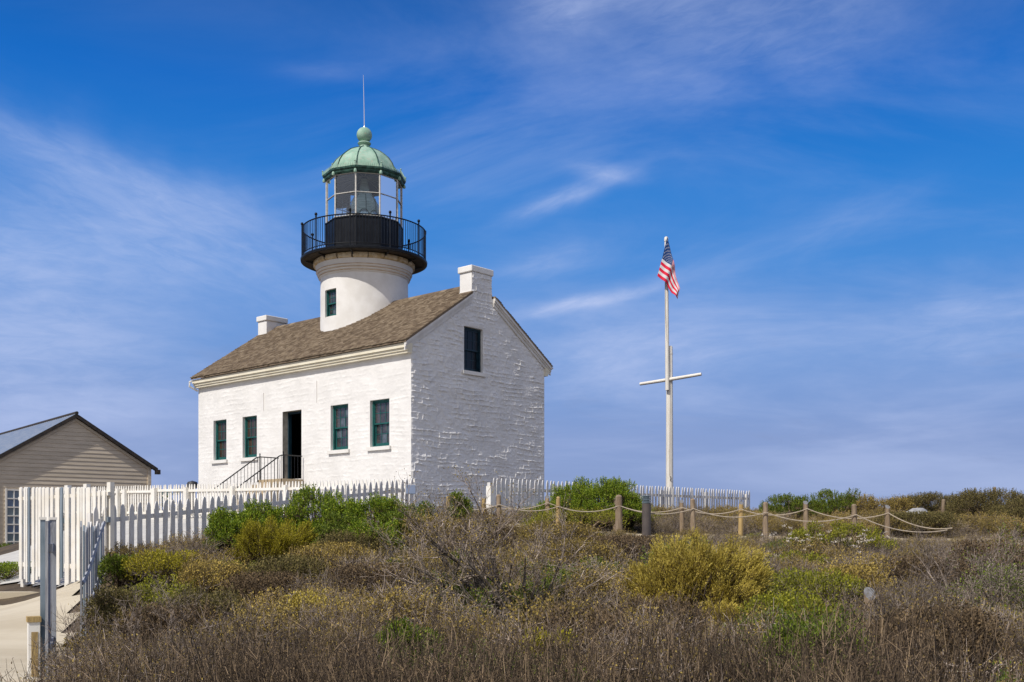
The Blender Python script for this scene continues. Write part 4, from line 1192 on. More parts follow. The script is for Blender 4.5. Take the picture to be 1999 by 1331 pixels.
# small posts on the right skyline and a pale rock
for (px, Yd, yt, r_, lab) in ((1944, 30, 951, .045, 'thin dark post on top of the skyline thicket at the right edge'), (1796, 34, 967, .05, 'small ochre post among the skyline bushes'),
                              (1841, 29, 976, .06, 'dark post standing against the skyline bushes right of the ropes')):
    post_obj(px, Yd, yt, r_, M_WOODOCHRE if px == 1796 else M_WOOD, 0, lab, group=None)


def rock(name, x_, y_, s, m, label):
    v = []; n1_, n2_ = 10, 7; r = random.Random(9)
    b = MB()
    for i_ in range(n2_ + 1):
        for j_ in range(n1_):
            a = 2 * math.pi * j_ / n1_; e = math.pi * i_ / n2_; k = s * r.uniform(.85, 1.1)
            v.append((k * math.sin(e) * math.cos(a) * 1.3, k * math.sin(e) * math.sin(a), k * .6 * math.cos(e)))
    b.add(v, [(i_ * n1_ + j_, i_ * n1_ + (j_ + 1) % n1_, (i_ + 1) * n1_ + (j_ + 1) % n1_, (i_ + 1) * n1_ + j_) for i_ in range(n2_) for j_ in range(n1_)])
    return tag(b.build(name, m, loc=(x_, y_, g1(x_, y_) + .3 * s)), label, 'rock')


rk = rock('rock', at(1792, 27), 27, .22, M_ROCK, 'pale grey rock lying below the skyline bushes on the right'); rk.location.z = zt(1001, 27)

# ------------------------------------------------------------------ vegetation
def rot_to(D):
    """orthonormal frames whose z axis is D (n,3), random roll"""
    D = D / (np.linalg.norm(D, axis=1, keepdims=True) + 1e-9)
    ref = RNG.normal(size=D.shape); A = np.cross(D, ref); A /= np.linalg.norm(A, axis=1, keepdims=True) + 1e-9
    return A, np.cross(D, A), D


def tubes(S, n=3):
    """S: (m,8) p0,p1,r0,r1 -> V,F"""
    S = np.asarray(S, float)
    if len(S) == 0: return np.zeros((0, 3)), np.zeros((0, 4), int)
    A, B, D = rot_to(S[:, 3:6] - S[:, :3])
    V = np.zeros((len(S), 2 * n, 3))
    for k in range(n):
        a = 2 * math.pi * k / n; off = A * math.cos(a) + B * math.sin(a)
        V[:, k] = S[:, :3] + off * S[:, 6:7]; V[:, n + k] = S[:, 3:6] + off * S[:, 7:8]
    base = (np.arange(len(S)) * 2 * n)[:, None]
    F = np.concatenate([base + np.array([[k, (k + 1) % n, n + (k + 1) % n, n + k]]) for k in range(n)], 0)
    return V.reshape(-1, 3), F


def leaves(P, D, ln, wd):
    """diamond leaves at P pointing along D"""
    A, B, D = rot_to(D); n = len(P)
    ln = (ln * RNG.uniform(.7, 1.3, n))[:, None]; wd = (wd * RNG.uniform(.7, 1.3, n))[:, None]
    V = np.stack([P, P + D * ln * .5 + A * wd * .5 + B * wd * .15, P + D * ln, P + D * ln * .5 - A * wd * .5 + B * wd * .15], 1)
    F = (np.arange(n) * 4)[:, None] + np.array([[0, 1, 2, 3]])
    return V.reshape(-1, 3), F


def merge(parts):
    V = []; F = []; M_ = []; o = 0
    for v, f, m in parts:
        V.append(v); F.append(f + o); M_.append(np.full(len(f), m)); o += len(v)
    return np.concatenate(V), np.concatenate(F), np.concatenate(M_)


def wander(p, d, L, k, r0, r1, wob, up=0.0):
    """polyline branch -> segments"""
    S = []; p = np.array(p, float); d = np.array(d, float)
    for i_ in range(k):
        d = d + RNG.normal(size=3) * wob + np.array([0, 0, up]); d /= np.linalg.norm(d)
        q = p + d * L / k; S.append((*p, *q, r0 + (r1 - r0) * i_ / k, r0 + (r1 - r0) * (i_ + 1) / k)); p = q
    return S, p, d


FOOT = []


def bush(name, label, px, Yd, wpx, ytop, leaf, style='coyote', depth=1.0, dens=1.0, cat='bush', group=None, zb=None, seed=None, stem=None, ww=None, hh=None):
    """a shrub: stems from one root fanning into clumps, each clump carrying leafy sprigs"""
    global RNG
    RNG = np.random.default_rng(seed if seed is not None else int(px * 7 + Yd * 13))
    x_ = at(px, Yd); z0_ = g1(x_, Yd) if zb is None else zb
    Wd = ww or wpx / 2116 * Yd; H = hh or (zt(ytop, Yd) - z0_)
    root = empty(name, (x_, Yd, z0_), 0, label=label, cat=cat, group=group)
    rx, ry = Wd / 2, Wd / 2 * depth
    if name not in ( 'ochre_green_bush', 'sprawling_plant', 'ochre_bush'): FOOT.append((x_, Yd, rx, ry))
    H = max(.15, H - (.10 if style != 'olive' else .14))
    S = []; P = []; D = []; LP = []
    ncl = max(12, int((30 if style != 'olive' else 40) * dens * max(1, rx * 1.1)))
    cl_r = {'coyote': .135, 'olive': .10, 'sparse': .12, 'dark': .2, 'thicket': .22}[style] * max(.7, min(1.6, H))
    for k in range(ncl):
        a = RNG.uniform(0, 2 * math.pi); e = RNG.uniform(.05, 1) ** .7; rr = math.sqrt(1 - e * e * .85) if RNG.random() < .75 else RNG.uniform(.2, .9)
        c = np.array([math.cos(a) * rx * rr * .88, math.sin(a) * ry * rr * .88, (.18 + .74 * e) * H * (1 - .26 * RNG.random() ** 1.5)])
        base = np.array([RNG.normal() * .08 * rx, RNG.normal() * .08 * ry, 0])
        dr = c - base; s_, p, d = wander(base, dr + np.array([0, 0, .2 * H]), np.linalg.norm(dr) * .95, 4, .012 * (1 + H), .005, .12)
        S += s_
        m = int(np.clip(30 * dens, 22, 38)); ax = np.array([c[0] / rx * .8 + RNG.normal() * .2 + .15, c[1] / ry * .6 + RNG.normal() * .2, .95]); ax /= np.linalg.norm(ax); pl_ = RNG.uniform(.28, .5) * min(1.2, H)
        for q in range(m):
            off = RNG.normal(size=3); off /= np.linalg.norm(off); off[2] = abs(off[2]) * .9 + .05 if RNG.random() < .8 else off[2]
            rr = cl_r * RNG.uniform(.35, 1.1) ** .6
            o_ = np.array(c) + off * rr
            o_[2] = min(o_[2], H * 1.02)
            dv = off * .55 + np.array([0, 0, .8]) + .25 * (np.array(c) / max(.2, rx))
            if style == 'olive':
                tq = RNG.random(); o_ = c + ax * pl_ * (tq - .45) + RNG.normal(size=3) * .05 * (1.25 - tq); dv = ax + RNG.normal(size=3) * (.30 - .12 * tq)
            dv /= np.linalg.norm(dv); LP.append((o_, dv))
            if q % 3 == 0: S.append((*c, *o_, .004, .002))
    LP_o = np.array([a for a, _ in LP]); LP_d = np.array([d for _, d in LP])
    LP_o[:, 2] = np.maximum(LP_o[:, 2], .02)
    if style in ('coyote', 'dark'): nl, sl_, ll, lw, spread = 10, .11, .034, .018, .75
    elif style == 'olive': nl, sl_, ll, lw, spread = 14, .17, .032, .009, .42
    elif style == 'thicket': nl, sl_, ll, lw, spread = 7, .14, .03, .018, .9
    else: nl, sl_, ll, lw, spread = 6, .12, .036, .02, .8
    t = np.tile(np.linspace(.08, 1, nl), len(LP_o)); O = np.repeat(LP_o, nl, 0); Dd = np.repeat(LP_d, nl, 0)
    pos = O + Dd * (t * sl_)[:, None] + RNG.normal(size=O.shape) * .006
    dirs = Dd + RNG.normal(size=O.shape) * spread * (1.15 - .6 * t)[:, None]
    v1, f1 = leaves(pos, dirs, ll, lw)
    np_obj('foliage', v1, f1, leaf, root)
    tw = np.concatenate([LP_o, LP_o + LP_d * sl_ * .8, np.full((len(LP_o), 1), .0022), np.full((len(LP_o), 1), .001)], 1)
    v2, f2 = tubes(np.concatenate([np.array(S), tw]))
    np_obj('branches', v2, f2, stem or M_STEM, root)
    return root


def bare(name, label, px, Yd, z0_, trunks, seed, mt=None, leafm=None, cat='shrub', lvl=3, leafn=2):
    """bare branching shrub; trunks: (dirx, diry, dirz, length, radius)"""
    global RNG
    RNG = np.random.default_rng(seed); x_ = at(px, Yd)
    root = empty(name, (x_, Yd, z0_), 0, label=label, cat=cat)
    big = []; fine = []; tips = []

    def grow(p, d, L, r, k):
        S, e, de = wander(p, d, L, 5, r, r * .55, .16 if k else .10, .03)
        (big if r > .008 else fine).extend(S)
        if k >= lvl: tips.append((e, de)); return
        nb = RNG.integers(4, 8) if k else RNG.integers(7, 11)
        for _ in range(nb):
            i_ = RNG.integers(1, 5); s = S[i_]; pp = np.array(s[:3]) + (np.array(s[3:6]) - np.array(s[:3])) * RNG.random()
            dv = de * .8 + RNG.normal(size=3) * .55 + np.array([0, 0, .25]); dv /= np.linalg.norm(dv)
            grow(pp, dv, L * RNG.uniform(.38, .62), max(.0022, s[6] * RNG.uniform(.4, .6)), k + 1)
        tips.append((e, de))
    for tk in trunks:
        d = np.array(tk[:3], float); d /= np.linalg.norm(d); grow(np.array([RNG.normal() * .04, RNG.normal() * .04, -.05]), d, tk[3], tk[4], 0)
    v, f = tubes(big, 6); np_obj('limbs', v, f, mt or M_BRANCH, root, smooth=True)
    v, f = tubes(fine, 3); np_obj('twigs', v, f, M_TWIG, root)
    T = np.array([t[0] for t in tips]); Dt = np.array([t[1] for t in tips])
    if leafm is not None and leafn:
        T = np.repeat(T, leafn, 0) + RNG.normal(size=(len(T) * leafn, 3)) * .03; Dt = np.repeat(Dt, leafn, 0) + RNG.normal(size=T.shape) * .8
        v, f = leaves(T, Dt, .022, .012); np_obj('dry_leaves', v, f, leafm, root)
    return root


GB = 'green shrubs along the fence'
bush('coyote_bush', 'bright green bush climbing over the pickets, leftmost along the near fence', 450, 18.3, 90, 990, M_LGREEN, seed=1, dens=1.1)
bush('coyote_bush', 'bright green bush with its top leaning right just above the olive bush', 505, 18.8, 80, 973, M_LGREEN, seed=2)
bush('coyote_bush', 'tallest bright green bush, rising above the picket tops below the tower', 618, 19.0, 125, 944, M_LGREEN, seed=3, dens=1.2)
bush('coyote_bush', 'green bush with a domed top between the tallest bush and the plain wall', 672, 18.7, 100, 968, M_LGREEN, seed=31)
bush('coyote_bush', 'light green bush in front of the plain white wall right of the tallest bush', 738, 19.0, 115, 956, M_LGREEN, seed=4, dens=1.1)
bush('coyote_bush', 'half-brown green bush at the corner of the house below the plaque', 812, 19.5, 90, 973, M_LDGREEN, seed=5, dens=.8)
bush('coyote_bush', 'green lower bush hanging down the slope under the light green bush', 730, 17.4, 120, 1005, M_LGREEN, seed=6, dens=.9)
bush('coyote_bush', 'green bush filling the gap between the leaning bush and the tallest bush', 560, 18.9, 90, 988, M_LGREEN, seed=51, dens=1.0)
bush('coyote_bush', 'dark green bush at the right end of the green row under the plaque', 785, 18.4, 100, 985, M_LDGREEN, seed=52, dens=1.0)
bush('coyote_bush', 'dark green bush low under the domed bush, above the ochre mound', 670, 17.9, 120, 1000, M_LDGREEN, seed=53, dens=1.0)
bush('coyote_bush', 'small dark green shrub sprouting beside the gable wall', 897, 21.0, 40, 958, M_LDGREEN, seed=7, style='sparse')
bush('olive_bush', 'feathery olive-green bush below the leftmost green bushes', 540, 17.2, 145, 1012, M_LOLIVEDK, style='olive', seed=8, dens=1.3)
bush('round_bush', 'big rounded bright green bush in front of the right picket fence', 1165, 25.4, 205, 932, M_LGREEN, seed=9, dens=2.4, depth=.7)
bush('round_bush', 'lower green shoulder of foliage left of the big rounded bush', 1085, 26.0, 90, 975, M_LGREEN, seed=10, dens=1.0)
bush('round_bush', 'mid green foliage right of the big rounded bush behind the bollard', 1225, 26.2, 70, 962, M_LGREEN, seed=19, dens=1.1)
bush('ochre_green_bush', 'patchy green and ochre undergrowth between the ropes below the big bush', 1130, 24.0, 190, 1000, M_LYGREEN, seed=11, dens=.8, style='thicket', hh=.55)
bush('olive_bush', 'large feathery olive-yellow bush in the middle of the right slope', 1365, 12.7, 262, 1052, M_LOLIVE, style='olive', seed=12, dens=3.4, depth=.65)
bush('olive_bush', 'small olive-yellow tuft at the foot of the large feathery olive bush', 1400, 12.0, 95, 1140, M_LOLIVE, style='olive', seed=13, dens=.6, hh=.45)
bush('olive_bush', 'olive-yellow outlying tuft at the left foot of the large olive bush', 1265, 12.6, 85, 1125, M_LOLIVE, style='olive', seed=14, dens=.6, hh=.5)
for (px, Yd, wp, yt, lab, sd) in ((782, 15.8, 60, 1092, 'green sprig cluster under the dry thicket left of the bare shrub', 15), (905, 15.2, 46, 1078, 'green sprig cluster caught in the left limbs of the bare shrub', 16),
                                  (1045, 14.8, 75, 1092, 'green sprig cluster behind the right limbs of the bare shrub', 17), (1172, 15.2, 80, 1090, 'upright green sprig cluster between the bare shrub and the olive bush', 18)):
    bush('green_sprigs', lab, px, Yd, wp, yt, M_LDGREEN, style='coyote', seed=sd, dens=.45, cat='shrub', group='green sprig clusters on the slope')
bush('sprawling_plant', 'sprawling leafy green plant with dried white flower heads right of the olive bush', 1640, 18.4, 230, 1020, M_LYGREEN, style='sparse', seed=20, dens=.9, cat='plant')
bush('sprawling_plant', 'low green plant with pale flower heads nearest the olive bush', 1560, 16.4, 130, 1078, M_LYGREEN, style='sparse', seed=21, dens=.6, cat='plant')
bush('green_bush', 'green spiky bush on the skyline just right of the picket fence end', 1550, 30.5, 140, 964, M_LDGREEN, seed=22, dens=1.3, style='dark')
bush('green_bush', 'taller spiky green bush on the skyline above the pale-topped post', 1630, 31, 100, 956, M_LDGREEN, seed=23, dens=1.1, style='dark')
bush('ochre_bush', 'ochre-green bush on the skyline left of the small ochre post', 1712, 32, 160, 967, M_LOCHRE, seed=24, style='thicket', dens=1.7)
bush('ochre_bush', 'ochre-green bush on the skyline behind the small ochre post', 1815, 32.5, 175, 964, M_LOBROWN, seed=25, style='thicket', dens=2.0)
bush('thicket', 'dark brown-green thicket swelling on the skyline at the right edge', 1935, 28.5, 175, 956, M_LOBROWN, seed=26, style='thicket', dens=2.6, stem=M_STEM)
bush('thicket', 'dark thicket cut off by the right edge below the skyline', 2010, 26.5, 150, 978, M_LOBROWN, seed=27, style='thicket', dens=2.2)
bush('ochre_bush', 'low ochre bush under the rope near the rightmost pale-topped post', 1790, 25.5, 190, 1003, M_LOBROWN, seed=28, style='thicket', dens=1.6)
bush('green_bush', 'dark green leafy bush at the end of the near pickets beside the grey boards', 232, 16.6, 62, 1085, M_LDGREEN, seed=29, dens=.8, style='dark')
bush('green_bush', 'rounded green tree top showing over the fence between shed and house', 338, 50, 60, 943, M_LGREEN, seed=30, dens=.8, hh=3.5 - .0 if False else None)
bush('green_sprigs', 'dark green shrub low in the foreground, below the bare shrub', 800, 9.3, 120, 1200, M_LDGREEN, seed=33, dens=.9, cat='shrub', group='dark shrubs in the foreground')
bush('green_sprigs', 'dark green shrub in the bottom right foreground below the yellow-green patch', 1570, 9.0, 150, 1200, M_LDGREEN, seed=34, dens=.8, cat='shrub', group='dark shrubs in the foreground')
bush('green_sprigs', 'olive tuft in the middle foreground grass under the bare shrub', 1070, 9.6, 110, 1205, M_LOLIVEDK, seed=35, dens=.4, cat='shrub', style='sparse', group='dark shrubs in the foreground')
bush('yellow_tuft', 'yellow-olive tuft along the top of the dry stems on the left slope', 610, 12.6, 100, 1176, M_LOLIVE, seed=36, dens=.6, cat='shrub', style='thicket', hh=.5)
bush('ground_cover_plant', 'bright green low plants beside the steps at the left edge', 20, 21.3, 130, 1128, M_LGREEN, seed=37, dens=.9, cat='plant', hh=.28, style='thicket')
bush('dry_hedge', 'low dark hedge at the foot of the shed', 30, 40, 110, 1100, M_LDGREEN, seed=38, dens=.7, hh=.35, cat='hedge')

for (px, Yd, wp, yt, lf, st_, lab) in (
        (325, 16.5, 150, 1080, M_LOLIVEDK, M_TWIG, 'olive-brown mound of brush against the foot of the shaded pickets'),
        (425, 15.4, 150, 1102, M_LOCHRE, M_TWIG, 'ochre brush mound below the leftmost bright green bush'),
        (520, 14.4, 180, 1125, M_LBROWN, M_STEM, 'brown brush mound on the lower slope under the small feathery olive bush'),
        (645, 16.0, 190, 1066, M_LOCHRE, M_TWIG, 'ochre brush mound right below the tallest bright green bush'),
        (735, 14.6, 180, 1108, M_LBROWN, M_TWIG, 'brown brush mound left of the large bare shrub, below the light green bush'),
        (850, 17.6, 150, 1003, M_LOCHRE, M_TWIG, 'ochre brush mound under the corner between white front and grey gable'),
        (935, 17.0, 150, 1006, M_LBROWN, M_TWIG, 'brown twiggy mound in front of the grey gable wall'),
        (1130, 16.2, 170, 1058, M_LOCHRE, M_TWIG, 'ochre brush mound between the bare shrub and the bright trail edge'),
        (1215, 18.0, 150, 1052, M_LBROWN, M_TWIG, 'grey-brown brush mound below the thickest brown post'),
        (1095, 18.8, 150, 1024, M_LOCHRE, M_TWIG, 'ochre brush mound below the ochre post, behind the bare shrub'),
        (1590, 13.6, 170, 1118, M_LYGREEN, M_TWIG, 'yellow-green leafy mound right of the big feathery olive bush'),
        (1665, 14.0, 120, 1110, M_LOCHRE, M_TWIG, 'ochre mound just behind the lone slanted post'),
        (1800, 14.6, 220, 1092, M_LBROWN, M_TWIG, 'grey-brown mound right of the lone slanted post'),
        (1935, 15.4, 200, 1062, M_LBROWN, M_TWIG, 'grey-brown mound at the right edge above the arching pale branches'),
        (1540, 11.6, 170, 1172, M_LYGREEN, M_STEM, 'low yellow-green mound in front of the big feathery olive bush'),
        (330, 12.4, 190, 1182, M_LBROWN, M_STEM, 'brown mound low on the left slope near the grey boards'),
        (1130, 10.4, 210, 1186, M_LBROWN, M_TWIG, 'grey mound in the middle foreground below the bare shrub'),
        (1830, 10.2, 260, 1180, M_LBROWN, M_STEM, 'dark brown mound in the right foreground'),
        (560, 15.2, 150, 1092, M_LOBROWN, M_STEM, 'dark olive mound between the two feathery olive shrubs and the lower slope'),
        (690, 17.0, 130, 1040, M_LOBROWN, M_STEM, 'dark olive mound tucked under the hanging green bush'),
        (230, 14.2, 110, 1150, M_LOBROWN, M_STEM, 'dark olive mound beside the stepping grey boards'),
        (400, 13.0, 170, 1150, M_LOBROWN, M_TWIG, 'olive-brown mound half way down the left slope'),
        (1290, 11.4, 170, 1168, M_LBROWN, M_TWIG, 'grey mound at the left foot of the big feathery olive bush'),
        (1600, 9.6, 200, 1195, M_LDGREEN, M_STEM, 'dark green mound in the foreground below the lone slanted post')):
    bush('brush_mound', lab, px, Yd, wp, yt, lf, style='thicket', dens=1.15, cat='shrub', depth=.8, seed=int(px + Yd * 10), stem=st_, group='brush mounds on the slope')

# the big bare shrub and others
bare('bare_shrub', 'large leafless grey shrub sprawling across the middle of the slope', 1030, 12.3, .60,
     [(-1.0, .1, .36, 1.35, .030), (-.8, .2, .72, 1.35, .028), (-.4, .3, 1.0, 1.15, .024), (-1.0, -.15, .14, 1.25, .022), (.45, .25, .8, 1.0, .020), (.95, .1, .42, 1.0, .018), (-.05, -.1, 1, .85, .018),
      (-.9, .3, .5, 1.4, .026), (-.55, -.2, .7, 1.05, .020), (-.7, .5, .6, 1.15, .022), (.15, .4, 1, .9, .018)], 5, leafm=M_LOCHRE)
bare('bare_shrub', 'leafless shrub with arching pale branches at the right edge', 1995, 12.2, .45,
     [(-.7, .0, .8, .75, .014), (-.4, .1, 1, .8, .014), (-.9, .2, .5, .7, .012), (-.2, -.1, 1, .7, .012), (.3, 0, 1, .7, .012), (-.8, -.2, .3, .8, .012)], 6, leafm=M_LDGREEN)
bare('bare_shrub', 'pale leafless thicket on the right slope left of the arching branches', 1880, 13.4, .62,
     [(-.6, .0, .8, .75, .012), (-.2, .1, 1, .8, .012), (.5, .2, .7, .8, .012), (.8, -.1, .5, .75, .010), (-.9, -.1, .4, .7, .010)], 12, mt=M_TWIG, leafm=None, leafn=0)
bare('bare_shrub', 'pale dead branches lying over the green sprigs left of the large bare shrub', 850, 16.0, 1.02,
     [(-.6, 0, .5, .9, .018), (.6, 0, .5, .9, .016), (.2, .1, .9, .9, .014)], 8, leafm=M_LOCHRE)
bare('bare_shrub', 'small dead shrub in the bottom right grass with pale forked branches', 1260, 8.9, .14,
     [(-.3, 0, .9, .55, .008), (.4, 0, .8, .55, .008), (.1, .1, 1, .5, .006)], 9, leafm=None, leafn=0)
bare('bare_shrub', 'dead shrub with spreading stems at the bottom left beside the grey boards', 265, 11.2, .05,
     [(-.7, 0, .6, .8, .010), (.5, 0, .8, .8, .010), (-.2, .1, 1, .8, .008), (-.9, -.1, .25, .8, .010), (.85, 0, .35, .8, .01)], 10, leafm=None, leafn=0)

# --- scattered undergrowth (nobody could count it): small prototypes spread by geometry nodes
def proto(name, kind, seed):
    global RNG
    RNG = np.random.default_rng(seed); S = []; P = []; D = []
    leafm = M_LBROWN
    if kind == 'stems':
        for k in range(46):
            a = RNG.uniform(0, 6.28); r = .26 * math.sqrt(RNG.random()); L = RNG.uniform(.45, 1.0)
            s, e, d = wander((r * math.cos(a), r * math.sin(a), 0), (RNG.normal() * .16, RNG.normal() * .16, 1), L, 4, RNG.uniform(.0028, .0045), .0014, .07)
            S += s
            for q in range(RNG.integers(1, 5)):
                w_ = s[RNG.integers(1, 4)]; s2, _, _ = wander(w_[3:6], np.array([RNG.normal() * .5, RNG.normal() * .5, .8]), RNG.uniform(.08, .22), 2, .0018, .001, .15); S += s2
            for q in range(4): P.append(e - np.array([0, 0, q * .02])); D.append(RNG.normal(size=3))
        lf = (.018, .008)
    elif kind == 'tall':
        for k in range(9):
            a = RNG.uniform(0, 6.28); r = .3 * math.sqrt(RNG.random()); L = RNG.uniform(.7, 1.15)
            s, e, d = wander((r * math.cos(a), r * math.sin(a), 0), (RNG.normal() * .07, RNG.normal() * .07, 1), L, 5, .0062, .002, .04); S += s
            for q in range(5):
                w_ = s[RNG.integers(2, 5)]; s2, _, _ = wander(w_[3:6], np.array([RNG.normal() * .7, RNG.normal() * .7, .8]), RNG.uniform(.06, .2), 2, .0025, .001, .2); S += s2
        P = [np.zeros(3)]; D = [np.ones(3)]; lf = (.01, .005)
    elif kind == 'grass':
        for k in range(110):
            a = RNG.uniform(0, 6.28); r = .2 * math.sqrt(RNG.random()); L = RNG.uniform(.2, .5)
            s, e, d = wander((r * math.cos(a), r * math.sin(a), 0), (RNG.normal() * .4, RNG.normal() * .4, 1), L, 3, .0022, .0008, .16, -.05); S += s
        P = [np.zeros(3)]; D = [np.ones(3)]; lf = (.01, .005)
    else:
        nst, L0 = (34, .52)
        if kind in ('yellow', 'ochre'): nst = 26
        for k in range(nst):
            a = RNG.uniform(0, 6.28); el = RNG.uniform(.15, 1.4)
            d0_ = np.array([math.cos(a) * math.cos(el), math.sin(a) * math.cos(el), math.sin(el)])
            s, e, d = wander((RNG.normal() * .06, RNG.normal() * .06, 0), d0_, L0 * RNG.uniform(.6, 1.15), 4, .0045, .0018, .18, .05); S += s
            for q in range(7):
                w_ = s[RNG.integers(1, 4)]; s2, e2, d2 = wander(w_[3:6], d + RNG.normal(size=3) * .6, RNG.uniform(.07, .2), 2, .0022, .001, .25, .05); S += s2
                nl = {'twig': 1, 'ochre': 5, 'yellow': 8, 'green': 9}[kind]
                for z in range(nl): P.append(e2 + RNG.normal(size=3) * .03); D.append(d2 + RNG.normal(size=3) * .9)
        lf = {'twig': (.016, .009), 'ochre': (.024, .014), 'yellow': (.028, .017), 'green': (.03, .014)}[kind]
        leafm = {'twig': M_LBROWN, 'ochre': M_LOCHRE, 'yellow': M_LYGREEN, 'green': M_LDGREEN}[kind]
    v1, f1 = tubes(S, 3); v2, f2 = leaves(np.array(P), np.array(D), *lf)
    V, F, mi_ = merge([(v1, f1, 0), (v2, f2, 1)])
    return np_obj(name, V, F, [M_TWIG if kind in ('twig', 'ochre', 'yellow', 'green') else M_STEM, leafm], mi=mi_, link=False)


def mound(name, kind, seed):
    """a low dome of tangled twigs, leafy near its surface"""
    global RNG
    RNG = np.random.default_rng(seed); S = []; P = []; D = []
    nst = {'mtwig': 95, 'mochre': 70, 'myellow': 60, 'mgreen': 55}[kind]
    nlf = {'mtwig': 2, 'mochre': 9, 'myellow': 13, 'mgreen': 15}[kind]
    for k in range(nst):
        a = RNG.uniform(0, 6.28); el = math.asin(RNG.uniform(.12, 1)); R_ = .55 * RNG.uniform(.75, 1.1)
        tgt = np.array([math.cos(a) * math.cos(el) * R_, math.sin(a) * math.cos(el) * R_, .10 + .34 * math.sin(el) * RNG.uniform(.7, 1.25)])
        b0 = np.array([tgt[0] * .35, tgt[1] * .35, 0]); s, e, d = wander(b0, tgt - b0 + np.array([0, 0, .1]), np.linalg.norm(tgt - b0), 4, .005, .002, .16); S += s
        for q in range(8):
            w_ = s[RNG.integers(2, 4)]; dv = np.array([tgt[0], tgt[1], .6]) + RNG.normal(size=3) * .55
            s2, e2, d2 = wander(w_[3:6], dv / np.linalg.norm(dv), RNG.uniform(.06, .20), 2, .0026, .0012, .28, .1); S += s2
            for z in range(nlf): P.append(e2 - d2 * RNG.uniform(0, .09) + RNG.normal(size=3) * .012); D.append(d2 + RNG.normal(size=3) * .9)
    lf = {'mtwig': (.018, .010), 'mochre': (.024, .014), 'myellow': (.026, .016), 'mgreen': (.030, .014)}[kind]
    leafm = {'mtwig': M_LOCHRE, 'mochre': M_LOCHRE, 'myellow': M_LYGREEN, 'mgreen': M_LDGREEN}[kind]
    v1, f1 = tubes(S, 3); v2, f2 = leaves(np.array(P), np.array(D), *lf)
    V, F, mi_ = merge([(v1, f1, 0), (v2, f2, 1)])
    return np_obj(name, V, F, [M_TWIG, leafm], mi=mi_, link=False)


PC = {}
for kd in ('mtwig', 'mochre', 'myellow', 'mgreen'):
    c = bpy.data.collections.new('mounds_' + kd[1:])
    for q in range(4): c.objects.link(mound('mound_' + kd[1:], kd, 300 + q * 13 + len(kd)))
    PC[kd] = c
for kd in ('stems', 'tall', 'grass', 'twig', 'ochre', 'yellow', 'green'):
    c = bpy.data.collections.new('undergrowth_' + kd)
    for q in range(3): c.objects.link(proto('clump_' + kd, kd, 100 + q * 17 + len(kd)))
    PC[kd] = c


def scatter(name, label, kd, pts, scl, tilt=.18):
    pts = np.asarray(pts); n_ = len(pts)
    z = gz(pts[:, 0], pts[:, 1]) - .02
    me = bpy.data.meshes.new(name); me.vertices.add(n_); me.vertices.foreach_set('co', np.column_stack([pts, z]).astype(np.float32).ravel())
    r = np.random.default_rng(n_)
    a = me.attributes.new('turn', 'FLOAT_VECTOR', 'POINT'); a.data.foreach_set('vector', np.column_stack([r.normal(size=n_) * tilt, r.normal(size=n_) * tilt, r.uniform(0, 6.28, n_)]).astype(np.float32).ravel())
    a = me.attributes.new('size', 'FLOAT', 'POINT'); a.data.foreach_set('value', np.asarray(scl, dtype=np.float32))
    o = bpy.data.objects.new(name, me); COL.objects.link(o)
    ng = bpy.data.node_groups.new(name, 'GeometryNodeTree')
    ng.interface.new_socket('Geometry', in_out='INPUT', socket_type='NodeSocketGeometry')
    ng.interface.new_socket('Geometry', in_out='OUTPUT', socket_type='NodeSocketGeometry')
    k = NT(ng)
    gi = k.n('NodeGroupInput'); ci = k.n('GeometryNodeCollectionInfo', {'Collection': PC[kd], 'Separate Children': True, 'Reset Children': True})
    tn = k.n('GeometryNodeInputNamedAttribute', {'Name': 'turn'}, data_type='FLOAT_VECTOR')
    sz = k.n('GeometryNodeInputNamedAttribute', {'Name': 'size'}, data_type='FLOAT')
    ip = k.n('GeometryNodeInstanceOnPoints', {'Points': gi.outputs[0], 'Instance': ci.outputs[0], 'Pick Instance': True, 'Rotation': tn.outputs[0], 'Scale': sz.outputs[0]})
    k.n('NodeGroupOutput', {0: ip.outputs[0]})
    md = o.modifiers.new('scatter', 'NODES'); md.node_group = ng
    return tag(o, label, 'undergrowth', kind='stuff')


def inveg(x, y):
    ok = x > edge_x(y) + .42
    ok &= ~((y > fline(x) - .25) & (x < .6) & (y > 17))                 # behind the near fence line
    ok &= ~((x >= .6) & (x < 9.2) & (y > 26.2 + (x - rP0[0]) * dR.y / dR.x - .2))  # behind the right fence
    q_ = 1000 + x / np.maximum(y, 1) * 2116
    ok &= (trail_dist(x, y) > 1.05) | (q_ < 1160) | ((q_ > 1330) & (q_ < 1440)) | (q_ > 1830) | ((q_ > 1700) & (q_ < 1740))
    for (fx_, fy_, frx, fry) in FOOT: ok &= ~(np.hypot((x - fx_) / (frx * 1.02), (y - fy_ + .4) / (fry * .9 + .55)) < 1)
    ok &= np.hypot((x - at(1010, 12.3)) / .75, (y - 11.9) / .9) > 1      # under the bare shrub
    ok &= np.hypot((x - at(1362, 12.4)) / .85, (y - 12.0) / .9) > 1      # under the big olive bush
    ok &= np.hypot((x - at(1700, 10.6)) / .62, (y - 10.4) / 2.1) > 1      # round the lone cut post
    return ok


def fsize(x, y):
    q = 1000 + x / np.maximum(y, 1) * 2116
    a = np.interp(y, [5, 9, 12, 15, 18, 20, 21.8, 24], [1, 1, .95, .85, .62, .45, .38, .5])
    b = np.interp(y, [5, 12, 16, 20, 24], [1, .95, .8, .75, .8])
    t = np.clip((q - 900) / 150, 0, 1)
    return np.where(y > 24, .8, b * (1 - t) + a * t)


